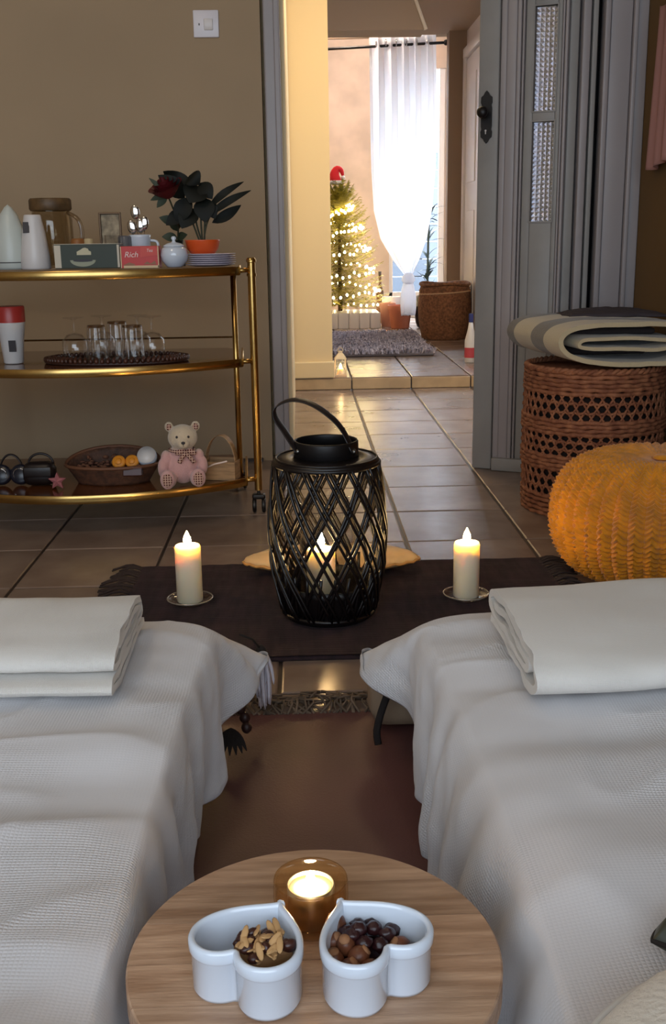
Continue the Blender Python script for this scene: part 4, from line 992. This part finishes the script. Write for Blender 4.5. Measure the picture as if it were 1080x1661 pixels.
ob = thing('oval_basket', (-.565, 3.11, Z3), 'low oval woven basket full of potpourri on the bottom shelf', 'basket')
def rimz(a): return .052+.035*max(0, sin(a))
g = G(); rings = []
for k in range(9):
    t = k/8; ring = []
    for i in range(64):
        a = 2*pi*i/64; rr = (.105+.033*t); ring.append(V((rr*cos(a), rr*.62*sin(a), .001+rimz(a)*t+.0015*sin(a*40+k*pi))))
    rings.append(ring)
rings2 = [[V((p.x*.95, p.y*.95, p.z+.001)) for p in r_] for r_ in rings[::-1]]
g.loft(rings+rings2, cap=True); g.build('body', mat('dark_wicker', (92, 58, 40), .7, bump=.8, bscale=200, var=.3, vscale=60), ob, smooth=True)
g = G(); g.tube([(.139*cos(a), .139*.62*sin(a), rimz(a)+.003+.001*sin(a*50)) for a in [2*pi*i/100 for i in range(100)]], .0055, 8, closed=True); g.build('rim', mat('wicker_rim', (104, 66, 44), .6, bump=.6, bscale=200), ob, smooth=True)
g = G()
for i in range(160):
    a = random.uniform(0, 2*pi); rr = sqrt(random.random())*.11; g.ell((rr*cos(a), rr*.58*sin(a), .030+.022*random.random()+.02*max(0, sin(a))*rr/.1), (random.uniform(.004, .010), random.uniform(.004, .008), random.uniform(.003, .006)), 7, 5)
tag(g.build('potpourri', mat('potpourri_brown', (128, 84, 58), .8, var=.5, vscale=90, rgb2=(86, 48, 34)), ob, smooth=True), None, None, kind='stuff')
m_or = mat('orange_soap', (222, 142, 40), .5)
for i, (x, y) in enumerate(((-.543, 3.085), (-.505, 3.09))):
    o = thing('soap', (x, y, Z3+.056), ('left', 'right')[i]+' of the two round orange soaps lying in the oval basket', 'soap')
    g = G(); g.lathe([(0, -.010), (.017, -.010), (.020, -.006), (.020, .006), (.017, .010), (0, .010)], 24, M=Matrix.Rotation(R(62), 4, 'X')); g.lathe([(.0, .010), (.010, .010), (.009, .012), (0, .012)], 20, M=Matrix.Rotation(R(62), 4, 'X')); g.build('tablet', m_or, o, smooth=True)
    o.location.z += .006
o = thing('round_tub', (-.462, 3.10, Z3+.062), 'pale blue white round tub lying at the right end of the oval basket', 'tub')
g = G(); g.lathe([(0, -.012), (.026, -.012), (.029, -.008), (.029, .008), (.026, .012), (0, .012)], 28, M=Matrix.Rotation(R(55), 4, 'X')); g.build('tub_body', mat('pale_blue_white', (186, 196, 208), .5), o, smooth=True); o.location.z += .012
g = G(); g.lathe([(0, .012), (.027, .012), (.027, .015), (0, .0155)], 28, M=Matrix.Rotation(R(55), 4, 'X')); g.build('lid', m_pw, o, smooth=True)
o = thing('gift_box', (-.497, 3.045, Z3+.028), 'small dark red box lying at the front of the oval basket', 'box')
g = G(); g.box((0, 0, .012), (.055, .03, .022), rx=R(-12), bev=.002); g.build('box_body', mat('dark_red_card', (66, 26, 24), .4), o)
g = G(); g.box((0, 0, .0235), (.057, .032, .003), rx=R(-12), bev=.001); g.build('lid', mat('brown_card', (92, 50, 40), .4), o)
hb = thing('handbag', (-.775, 3.08, Z3), 'small black rounded bag with a looped handle on the bottom shelf', 'bag')
g = G(); g.box((0, 0, .036), (.095, .06, .070), bev=.022); g.build('body', m_leather, hb, smooth=True)
g = G(); g.tube([(.036*cos(a)+.005, 0, .064+.030*sin(a)) for a in [pi*i/16 for i in range(17)]], .0035, 8); g.build('handle', m_leather, hb, smooth=True)
g = G(); g.box((0, -.030, .045), (.08, .006, .03), bev=.003); g.build('flap', m_leather, hb, smooth=True)
hb2 = thing('headphones', (-.862, 3.10, Z3), 'dark navy headphones with silver glints at the left end of the bottom shelf', 'headphones')
for s in (-1, 1):
    g = G(); g.lathe([(0, -.012), (.026, -.012), (.030, -.005), (.030, .006), (.024, .012), (0, .012)], 24, c=(s*.028, -.01, .031), M=Matrix.Rotation(R(70), 4, 'X')); g.build('ear_cup', mat('navy_plastic', (26, 28, 40), .3), hb2, smooth=True)
g = G(); g.tube([(.034*cos(a), .0, .034+.055*sin(a)) for a in [pi*i/18 for i in range(19)]], .006, 8, flat=.5, upv=(0, 1, 0)); g.build('headband', m_leather, hb2, smooth=True)
for s in (-1, 1):
    g = G(); g.tube([(s*.028+.018*cos(a), -.024, .034+.018*sin(a)) for a in [2*pi*i/20 for i in range(20)]], .0012, 5, closed=True); g.build('silver_ring', m_steel, hb2, smooth=True)
o = thing('star_ornament', (-.712, 3.02, Z3), 'small dusty pink padded star leaning beside the oval basket', 'ornament')
g = G(); P = [((.026 if i % 2 == 0 else .012)*cos(pi/2+pi*i/5), (.026 if i % 2 == 0 else .012)*sin(pi/2+pi*i/5)+.024) for i in range(10)]
vs = [V((x, -.005, z)) for x, z in P]+[V((x, .005, z)) for x, z in P]+[V((0, -.012, .024)), V((0, .012, .024))]
g.add(vs, [(i, (i+1) % 10, 20) for i in range(10)]+[(10+(i+1) % 10, 10+i, 21) for i in range(10)]+[((i+1) % 10, i, i+10, (i+1) % 10+10) for i in range(10)]); g.build('padding', mat('dusty_pink', (156, 92, 96), .8), o)
o = g = None

# ---------------------------------------------------------------- laundry basket and blanket
BK = thing('laundry_basket', (.868, 3.13, .0005), 'tall round openwork seagrass basket in the right corner', 'basket')
rb = .198; HB = .425
def br_(z): return rb*(1+.03*sin(pi*z/HB))
g = G(); g.lathe([(0, .008), (br_(0)-.02, .008), (br_(.2)-.02, .2), (br_(.4)-.02, .40), (br_(.4)-.024, .40), (br_(0)-.026, .012), (0, .012)], 40); g.build('inner_shade', m_seadark, BK, smooth=True)  # dark inner shell standing in for shade behind the openwork
solid = [(.005, .060), (.145, .180), (.250, .285), (.365, .425)]
for z0, z1 in solid:
    n = int((z1-z0)/.0115)
    for k in range(n+1):
        z = z0+(z1-z0)*k/n; pts = []; rr = []
        N_ = 130; ph = random.random()*6
        for i in range(N_):
            a = 2*pi*i/N_; w = 1+.12*sin(a*34+ph+k*1.7); q = br_(z)+.0018*sin(a*34+ph+k*1.7)
            pts.append((q*cos(a), q*sin(a), z+.0012*sin(a*17+ph))); rr.append(.0068*w)
        g = G(); g.tube(pts+pts[:1], rr+rr[:1], 6, cap=False, upv=(0, 0, 1)); g.build('woven_ring', m_sea, BK, smooth=True)
for z0, z1, rows in ((.060, .145, 3), (.180, .250, 3), (.285, .365, 3)):
    g = G(); nn = 44; h = (z1-z0)/rows
    for r_ in range(rows+1):
        z = z0+r_*h; pts = []
        for i in range(132):
            a = 2*pi*i/132; q = br_(z)+.003*cos(a*nn); pts.append((q*cos(a), q*sin(a), z+.0025*sin(a*nn*1.0)))
        g.tube(pts, .0042, 6, closed=True, upv=(0, 0, 1))
    for i in range(nn):
        for r_ in range(rows):
            a = 2*pi*(i+.5*(r_ % 2))/nn; za = z0+r_*h; d = pi/nn*.55
            for s in (-1, 1):
                pts = [(br_(za+t*h)*cos(a+s*d*abs(2*t-1)), br_(za+t*h)*sin(a+s*d*abs(2*t-1)), za+t*h) for t in (0, .25, .5, .75, 1)]
                g.tube(pts, [.0042, .0036, .0034, .0036, .0042], 5)
    o = g.build('openwork_band', m_sea, BK, smooth=True)
g = G()
for q in range(2):
    pts = [((br_(HB)+.004*cos(a*30+q*pi))*cos(a), (br_(HB)+.004*cos(a*30+q*pi))*sin(a), HB+.003+.004*sin(a*30+q*pi)) for a in [2*pi*i/360 for i in range(360)]]
    g.tube(pts, .006, 6, closed=True)
g.build('braided_rim', m_sea, BK, smooth=True)
g = G(); g.lathe([(0, HB-.02), (br_(HB)-.016, HB-.02), (br_(HB)-.012, HB-.004), (0, HB+.004)], 40); g.build('lid', m_sea, BK, smooth=True)

def stripes(name):
    mt = mat(name, (176, 160, 132), .95, bump=.8, bscale=220, sheen=.3); nt = mt.node_tree
    tc = nt.nodes.new('ShaderNodeTexCoord'); sp = nt.nodes.new('ShaderNodeSeparateXYZ'); nt.links.new(tc.outputs['Object'], sp.inputs[0])
    mr = nt.nodes.new('ShaderNodeMapRange'); mr.inputs['From Min'].default_value = 2.9; mr.inputs['From Max'].default_value = 3.42; nt.links.new(sp.outputs[1], mr.inputs[0])
    cr = nt.nodes.new('ShaderNodeValToRGB'); cr.color_ramp.interpolation = 'CONSTANT'; e = cr.color_ramp.elements
    seq = [(0, (186, 170, 138)), (.24, (104, 94, 80)), (.42, (182, 168, 138)), (.68, (92, 84, 74)), (.86, (74, 68, 62))]
    e[0].position = 0; e[0].color = lin(seq[0][1]); e[1].position = seq[1][0]; e[1].color = lin(seq[1][1])
    for p, c in seq[2:]: x = e.new(p); x.color = lin(c)
    nt.links.new(mr.outputs[0], cr.inputs[0]); nt.links.new(cr.outputs[0], nt.nodes['Principled BSDF'].inputs['Base Color']); return mt
zb = .447
bl = folded('folded_blanket', [(1.075, zb+.058), (.98, zb+.042), (.86, zb+.047), (.775, zb+.052), (.772, zb+.070), (.83, zb+.076), (1.0, zb+.070), (1.075, zb+.066)], .010, 2.935, 3.30, stripes('striped_wool_inner'),
            'inner fold', None, axis='y', seed=3, skew=-.18)
bl.name = 'inner_fold'; del bl['label']
bo = folded('folded_blanket', [(1.07, zb+.105), (.95, zb+.112), (.82, zb+.112), (.740, zb+.100), (.712, zb+.068), (.740, zb+.030), (.83, zb+.008), (.95, zb+.002), (1.04, zb+.004), (1.075, zb+.020), (1.078, zb+.040)], .013, 2.93, 3.31, stripes('striped_wool'),
            'folded wool blanket in cream and grey stripes on the seagrass basket', 'blanket', axis='y', seed=5, skew=-.18)
bl.parent = bo
g = G(); g.box((.88, 3.17, zb+.028), (.24, .20, .022), bev=.009); g.build('dark_layer', mat('charcoal_wool', (58, 50, 50), .95, bump=.6, bscale=200), bo, smooth=True)
g = G(); g.box((.88, 3.14, zb+.086), (.26, .22, .018), bev=.008); g.build('dark_layer', bpy.data.materials['charcoal_wool'], bo, smooth=True)
sh = thing('dark_shawl', (.93, 3.22, zb+.118), 'dark grey crumpled cloth lying on top of the striped blanket', 'cloth')
g = G(); vs = []; fs = []; n1, n2 = 36, 26
for i in range(n1+1):
    for j in range(n2+1):
        u, v = i/n1, j/n2; x = -.14+.30*u; y = -.07+.16*v
        z = .022*sin(pi*u)**.5*sin(pi*v)**.5+.010*nz(x*22, y*22, 1)*sin(pi*u)*sin(pi*v)-.004*u; vs.append((x+.015*nz(u*4, v*4, 7), y+.02*nz(u*5, v*3, 2), z+.004))
for i in range(n1):
    for j in range(n2): a = i*(n2+1)+j; fs.append((a, a+n2+1, a+n2+2, a+1))
g.add(vs, fs); o = g.build('cloth', mat('dark_grey_cloth', (62, 54, 58), .9, bump=.4, bscale=200), sh, smooth=True); md = o.modifiers.new('t', 'SOLIDIFY'); md.thickness = .004
# pink garment on the right wall
pk = thing('pink_garment', (1.098, 3.42, 1.06), 'pink cloth hanging on the ochre wall at the right edge', 'garment')
g = G(); vs = []; fs = []
for i in range(25):
    for j in range(30):
        u, v = i/24, j/29; vs.append((-.008+.010*sin(u*20)*(.3+v), -.19+.22*u*(.8+.2*v)-.012*v, .40-.46*v+.01*sin(u*6)))
for i in range(24):
    for j in range(29): a = i*30+j; fs.append((a, a+1, a+31, a+30))
g.add(vs, fs); o = g.build('cloth', mat('pink_cloth', (168, 122, 114), .9), pk, smooth=True); md = o.modifiers.new('t', 'SOLIDIFY'); md.thickness = .003

# ---------------------------------------------------------------- knitted pouf
PF = thing('knitted_pouf', (.836, 2.41, .001), 'round mustard yellow chunky knitted pouf in front of the seagrass basket', 'pouf')
A_, B_ = 840, 250; Rr, Hh = .242, .312
ia = np.arange(A_)/A_*2*np.pi; ib = np.arange(B_+1)/B_
aa, bb = np.meshgrid(ia, ib); th = -np.pi/2+np.pi*bb
ct, st_ = np.cos(th), np.sin(th); rad = np.sign(ct)*np.abs(ct)**.62; zz = np.sign(st_)*np.abs(st_)**.86
ncol = 42; cphase = aa*ncol
colm = np.abs(np.cos(cphase/2))**.8                       # rib columns
sgn = np.sin(cphase/2)
rows = bb*B_/5.2
V_ = np.cos(2*np.pi*(rows+.9*np.abs(np.sin(cphase/2))))     # chevron stitches
alt = np.cos(2*np.pi*rows*.5+np.pi*(np.floor(cphase/(2*np.pi)) % 2))
rngj = np.array([[nz(a*6, b_*14, 3) for a in (np.cos(ia[::12])*3)] for b_ in ib]).repeat(12, axis=1)
fade = np.clip(rad*1.35-.2, 0, 1)
disp = (.0115*colm+.0060*V_*(.4+.6*colm)+.0022*alt*colm+.003*rngj)*fade-.004
sag = 1+.03*np.cos(aa*2+1)*0
rr = (Rr*rad+disp*rad); X = rr*np.cos(aa); Y = rr*np.sin(aa); Zc = Hh/2+Hh/2*zz+disp*zz*.8
Zc = np.where(zz > 0, Zc-.022*np.exp(-(rad/.35)**2)*1, Zc); Zc = np.maximum(Zc, .002)
vs = np.stack([X, Y, Zc], -1).reshape(-1, 3); fs = []
for j in range(B_):
    a0 = j*A_; b0 = a0+A_
    fs += [(a0+i, a0+(i+1) % A_, b0+(i+1) % A_, b0+i) for i in range(A_)]
g = G(); g.v = vs.tolist(); g.f = fs; g.mi = [0]*len(fs); g.build('knit_cover', m_must, PF, smooth=True)
g = G(); g.lathe([(0, Hh-.026), (.02, Hh-.022), (.022, Hh-.018), (.014, Hh-.012), (0, Hh-.011)], 20); g.build('centre_knot', m_must, PF, smooth=True)

# ---------------------------------------------------------------- near right: pillow edge and dark pouch
o = thing('fleece_pillow', (.32, .50, .262), 'soft white fleece pillow at the near end of the right bed', 'pillow')
g = G(); g.ell((0, 0, .03), (.17, .15, .045), 48, 24); g.v = [tuple(V(p)*(1+.03*nz(p[0]*18, p[1]*18, p[2]*18))) for p in g.v]; g.build('cover', mat('white_fleece', (218, 210, 196), .95, bump=1, bscale=160, sheen=.5), o, smooth=True)
g = G(); g.tube([(.171*cos(a), .151*sin(a), .030) for a in [2*pi*i/60 for i in range(60)]], .003, 6, closed=True); g.build('piping', m_towel, o, smooth=True)
o = thing('eye_mask', (.312, .706, .262), 'dark grey-green pointed cloth pouch at the right edge of the bed', 'pouch')
g = G(); P = catmull([(-.052, -.004, 0), (-.042, .010, 0), (-.015, .030, 0), (.03, .045, 0), (.08, .03, 0), (.09, -.01, 0), (.05, -.035, 0), (.0, -.03, 0), (-.035, -.016, 0), (-.052, -.004, 0)], 48)[:-1]
rings = []
for s_, z in ((.85, .002), (1, .009), (1, .014), (.88, .024), (.6, .031), (.2, .034)): rings.append([V((p.x*s_+.012*(1-s_), p.y*s_, z+.003*nz(p.x*60, p.y*60, z*50))) for p in P])
g.loft(rings, cap=True); g.build('pouch', mat('grey_green_satin', (56, 60, 50), .4, bump=.2, bscale=60), o, smooth=True)
g = G(); g.tube([(p.x, p.y, .0115) for p in P], .0022, 6, closed=True); g.build('piping', m_wick, o, smooth=True)

# ---------------------------------------------------------------- garden room
rod = thing('curtain_rod', (.25, 8.88, 2.235), 'thin dark curtain rod across the garden room', 'curtain rod')
g = G(); g.tube([(-.3, 0, -.02), (.92, 0, .03)], .011, 10); g.build('rod', m_blackm, rod, smooth=True)
g = G(); g.ell((.93, 0, .03), (.022, .022, .022)); g.build('finial', m_blackm, rod, smooth=True)
g = G(); g.tube([(-.3, .05, .075), (.95, .05, .09)], .010, 8); g.build('upper_rail', m_taupe, rod, smooth=True)
ct_ = thing('curtain', (.83, 8.88, 0), 'sheer white eyelet curtain knotted near the floor', 'curtain')
g = G(); vs = []; fs = []; nu, nv = 200, 110
for j in range(nv+1):
    z = 2.33-(2.33-.50)*j/nv
    t = (2.33-z)/1.83
    keys = [(0, -.25, .27), (.3, -.245, .285), (.55, -.24, .275), (.72, -.225, .25), (.84, -.17, .21), (.93, -.07, .15), (1, .03, .09)]
    for (k0, a0, b0), (k1, a1, b1) in zip(keys[:-1], keys[1:]):
        if t <= k1: q = (t-k0)/(k1-k0); xa = a0+(a1-a0)*q; xb = b0+(b1-b0)*q; break
    for i in range(nu+1):
        u = i/nu; amp = .035*(1-.6*t); ph = u*2*pi*5.5+.5*nz(u*3, t*2)
        vs.append((xa+(xb-xa)*(u+.018*sin(ph*2)), amp*sin(ph)+.012*nz(u*9, t*4, 2)*t, z))
for j in range(nv):
    for i in range(nu): a = j*(nu+1)+i; fs.append((a, a+1, a+nu+2, a+nu+1))
g.add(vs, fs); g.build('drape', m_curtain, ct_, smooth=True)
g = G(); g.ell((.06, 0, .475), (.055, .045, .05), 20, 12); g.v = [tuple(V(p)+V((.012*nz(p[2]*40, p[0]*30), 0, 0))) for p in g.v]; g.build('knot', m_curtain, ct_, smooth=True)
g = G(); rings = []
for k in range(14):
    t = k/13; z = .46-.27*t; w = .03+.030*sin(t*2.4); rings.append([V((.058+(w+.009*sin(7*a+t*3))*cos(a), (w*.6)*sin(a), z+.015*sin(5*a)*(t > .9))) for a in [2*pi*i/40 for i in range(40)]])
g.loft(rings, cap=True); g.build('tail', m_curtain, ct_, smooth=True)
er = None
for i in range(6):
    p = (-.20+.08*i, 0, 2.268)
    if er is None: g = G(); g.tube([(0, .024*cos(a), .024*sin(a)) for a in [2*pi*k/20 for k in range(20)]], .005, 6, closed=True); er = g.build('eyelet', m_steel, ct_, smooth=True, loc=p)
    else: copy_part(er, ct_, p)

cb = thing('wicker_basket', (1.075, 8.02, ZS), 'tan wicker basket standing on the raised floor by the curtain', 'basket')
rings = []; g = G()
for k in range(30):
    z = .40*k/29; rings.append([V(((.165+.03*sin(pi*z/.45)+.004*cos(a*30+pi*(k % 2)))*cos(a), (.165+.03*sin(pi*z/.45)+.004*cos(a*30+pi*(k % 2)))*sin(a), z)) for a in [2*pi*i/120 for i in range(120)]])
rin = [[V((p.x*.93, p.y*.93, max(p.z, .02))) for p in r_] for r_ in rings[::-1]]
g.loft(rings+rin, cap=True); g.build('woven_wall', m_wick2, cb, smooth=True)
g = G(); g.tube([((.178)*cos(a), .178*sin(a), .40+.006*sin(a*3)) for a in [2*pi*i/80 for i in range(80)]], .013, 8, closed=True); g.build('rim', m_wick2, cb, smooth=True)
g = G(); g.tube([(.186*cos(a), .186*sin(a), .34+.01*cos(a)) for a in [2*pi*i/80 for i in range(80)]], .006, 6, closed=True); g.build('rope_band', mat('pale_rope', (196, 160, 124), .8), cb, smooth=True)
for s in (-1, 1):
    g = G(); g.tube([(s*.178, .05*cos(a), .36+.06*sin(a)*-1) for a in [pi*i/12 for i in range(13)]], .008, 6); g.build('handle', m_wick2, cb, smooth=True)

sr = thing('shaggy_rug', (.50, 7.55, ZS), 'shaggy grey rug on the raised floor before the curtain', 'rug')
g = G(); g.box((0, 0, .012), (.70, 1.45, .02), bev=.008); g.build('backing', mat('grey_backing', (120, 112, 116), .9), sr)
g = G()
for i in range(5200):
    x = random.uniform(-.36, .36); y = random.uniform(-.74, .74); L = random.uniform(.02, .045); a = random.uniform(0, 2*pi); w = .006
    dx, dy = cos(a)*L*.7, sin(a)*L*.7; sx, sy = -sin(a)*w, cos(a)*w; z0 = .018
    g.add([(x-sx, y-sy, z0), (x+sx, y+sy, z0), (x+sx*.8+dx*.6, y+sy*.8+dy*.6, z0+L*.8), (x-sx*.8+dx*.6, y-sy*.8+dy*.6, z0+L*.8), (x+dx*1.1, y+dy*1.1, z0+L*.6)], [(0, 1, 2, 3), (3, 2, 4)])
tag(g.build('pile', mat('grey_shag', (205, 198, 210), .9, var=.3, vscale=30, rgb2=(140, 134, 148)), sr), None, None, kind='stuff')

ln = thing('small_lantern', (.216, 5.90, ZS), 'small white candle lantern at the foot of the cream wall on the step', 'lantern')
m_lw = mat('white_enamel', (225, 205, 170), .5)
for sx in (-1, 1):
    for sy in (-1, 1): g = G(); g.box((sx*.028, sy*.028, .048), (.006, .006, .09)); g.build('post', m_lw, ln)
g = G(); g.box((0, 0, .004), (.066, .066, .008)); g.build('base', m_lw, ln)
g = G(); g.lathe([(.048, .092), (.046, .096), (.016, .125), (.014, .135), (.0, .137)], 4); g.build('roof', m_lw, ln, loc=(0, 0, 0)); ln.children[-1].rotation_euler = (0, 0, R(45))
g = G(); g.tube([(.014*cos(a), 0, .14+.014*sin(a)) for a in [2*pi*i/16 for i in range(16)]], .002, 5, closed=True); g.build('ring', m_lw, ln)
lc = thing('tealight', (.216, 5.90, ZS+.0085), 'glowing candle inside the small white lantern', 'candle')
g = G(); g.lathe([(0, 0), (.018, 0), (.018, .03), (0, .03)], 16); g.build('wax', m_wax, lc); g = G(); flame(g, (0, 0, .031), .028, .007); g.build('flame', emis('small_flame', (1, .62, .28), 60), lc, smooth=True)

cr = thing('white_crate', (.36, 9.3, ZS), 'white slatted crate holding up the lit tree', 'crate')
for i in range(7):
    g = G(); g.box((-.27+.09*i, -.25, .065), (.082, .012, .13), bev=.002); g.build('slat', m_white, cr)
g = G(); g.box((0, 0, .065), (.61, .48, .125)); g.build('box', m_white, cr)
tree = thing('christmas_tree', (.345, 9.3, ZS+.131), 'small green fir tree wound with warm lights beside the curtain', 'tree')
g = G(); g.tube([(0, 0, 0), (0, 0, 1.0)], [.02, .006], 8); g.build('trunk', mat('bark', (84, 60, 40), .9), tree)
g = G()
for i in range(300):
    t = (i+.5)/300; z = .06+.90*t; a = i*2.39996; L = (.34*(1-t)**.55+.06)*random.uniform(.85, 1.12)
    tip = V((L*cos(a), L*sin(a), z-.10*L+.08*t)); base = V((0, 0, z)); d = tip-base; side = d.cross(V((0, 0, 1))).normalized()
    for k in range(34):
        q = k/33; c = base+d*q+V((0, 0, -.05*sin(q*pi)*L+.05*q*q))
        for s in (-1, 1):
            nl = .058*(1-.45*q); e = c+(side*s*.8+d.normalized()*.7+V((0, 0, random.uniform(-.5, .4)))).normalized()*nl; w = d.normalized()*.0060
            g.add([c-w, c+w, e+V((0, 0, .001))], [(0, 1, 2)])
tag(g.build('foliage', mat('bulb_lit_needles', (184, 170, 60), .7, var=.3, vscale=20), tree), None, None, kind='stuff')  # yellow base colour carries the glow of the bulbs
lt = thing('string_lights', (.345, 9.3, ZS+.131), 'warm white fairy lights wound around the small fir tree', 'string lights')
m_bulb = emis('fairy_bulb', (1, .80, .42), 34); b0 = None; wire = []
for i in range(200):
    t = i/199; z = .05+.90*t; a = t*2*pi*5.3; rr = .32*(1-t)**.6+.05+random.uniform(-.02, .02); p = (rr*cos(a), rr*sin(a), z-.04+random.uniform(-.02, .02)); wire.append(p)
    if b0 is None: g = G(); g.ell((0, 0, 0), (.0095, .0095, .012), 8, 6); b0 = g.build('bulb', m_bulb, lt, smooth=True, loc=p)
    else: copy_part(b0, lt, p)
g = G(); g.tube(wire, .0015, 4); g.build('wire', mat('green_wire', (60, 70, 40), .6), lt)
sa = thing('santa_hat', (.322, 9.28, 1.255), 'red hat with white trim on the top of the tree', 'hat')
g = G(); g.tube(catmull([(0, 0, .0), (-.012, 0, .06), (.01, 0, .105), (.045, 0, .095), (.058, 0, .055)], 14), [.052-.0032*i for i in range(14)], 12); g.build('cone', mat('red_felt', (206, 22, 34), .8), sa, smooth=True)
g = G(); g.tube([(.05*cos(a), .05*sin(a), .0) for a in [2*pi*i/24 for i in range(24)]], .017, 8, closed=True); g.build('trim', m_pw, sa, smooth=True)
g = G(); g.ell((.06, 0, .038), (.018, .018, .018)); g.build('pompom', m_pw, sa, smooth=True)
m_terra = mat('terracotta', (186, 112, 84), .8)
def pot(x, y, r, h, m_, lab):
    o = thing('plant_pot', (x, y, ZS), lab, 'plant pot')
    g = G(); g.lathe([(0, 0), (r*.68, 0), (r*.72, .003), (r*.93, h*.8), (r, h*.8), (r, h), (r*.92, h), (r*.85, h*.82), (0, h*.8)], 28); g.build('pot', m_, o, angle=40); return o
pot(.835, 9.02, .105, .19, m_terra, 'terracotta pot directly behind the curtain tail'); pot(.80, 9.42, .085, .24, m_white, 'white pot left of the terracotta pots'); pot(.745, 9.20, .07, .20, mat('pink_clay', (206, 150, 124), .8), 'pale pink pot between the white and terracotta pots')
o = thing('reed_bottle', (.71, 9.60, ZS), 'tall slim brown bottle standing beside the tree', 'bottle')
g = G(); g.lathe([(0, 0), (.03, 0), (.032, .005), (.032, .28), (.012, .34), (.012, .42), (0, .42)], 20); g.build('body', mat('brown_glass', (96, 66, 44), .2), o, smooth=True)
g = G(); g.lathe([(0, .42), (.014, .42), (.014, .45), (0, .45)], 14); g.build('cap', m_label, o)
o = thing('dark_bag', (1.03, 8.99, ZS), 'dark bag slumped between the curtain tail and wicker basket', 'bag')
g = G(); g.box((0, 0, .14), (.15, .14, .28), bev=.05); g.v = [tuple(V(p)+V((.02*nz(p[2]*12, p[1]*9), .01*nz(p[0]*10, p[2]*10), 0))) for p in g.v]; g.build('body', m_leather, o, smooth=True)
g = G(); g.tube([(.04*cos(a), -.05, .26+.11*sin(a)) for a in [pi*i/14 for i in range(15)]], .007, 6); g.build('handle', m_leather, o, smooth=True)
wp = thing('window_plant', (1.13, 9.6, ZS), 'dark leafy plant silhouetted right of the curtain', 'plant')
g = G(); g.lathe([(0, 0), (.08, 0), (.10, .18), (.09, .18), (0, .17)], 20); g.build('pot', m_label, wp, smooth=True)
g = G()
for i in range(40):
    a = random.uniform(0, 2*pi); z0 = random.uniform(.2, .95); L = random.uniform(.08, .17); leafmesh(g, (0, 0, z0), (L*cos(a), L*sin(a)*.6, z0+random.uniform(-.02, .14)), .02, .1, 4)
g.tube([(0, 0, .15), (.01, 0, 1.0)], .01, 6); g.build('foliage', mat('grey_green_leaf', (56, 70, 66), .6), wp)
o = thing('spray_bottle', (1.02, 6.42, ZS), 'white bottle with a red label on the raised floor near the door leaf', 'bottle')
g = G(); g.lathe([(0, 0), (.034, 0), (.036, .004), (.036, .13), (.018, .20), (.012, .24), (0, .24)], 20); g.build('body', m_pw, o, smooth=True)
g = G(); g.lathe([(.0365, .03), (.037, .03), (.037, .09), (.0365, .09)], 20); g.build('label', mat('red_label', (190, 70, 80), .5), o)
g = G(); g.lathe([(0, .24), (.014, .24), (.014, .29), (0, .29)], 14); g.build('cap', mat('navy_cap', (40, 50, 110), .5), o)
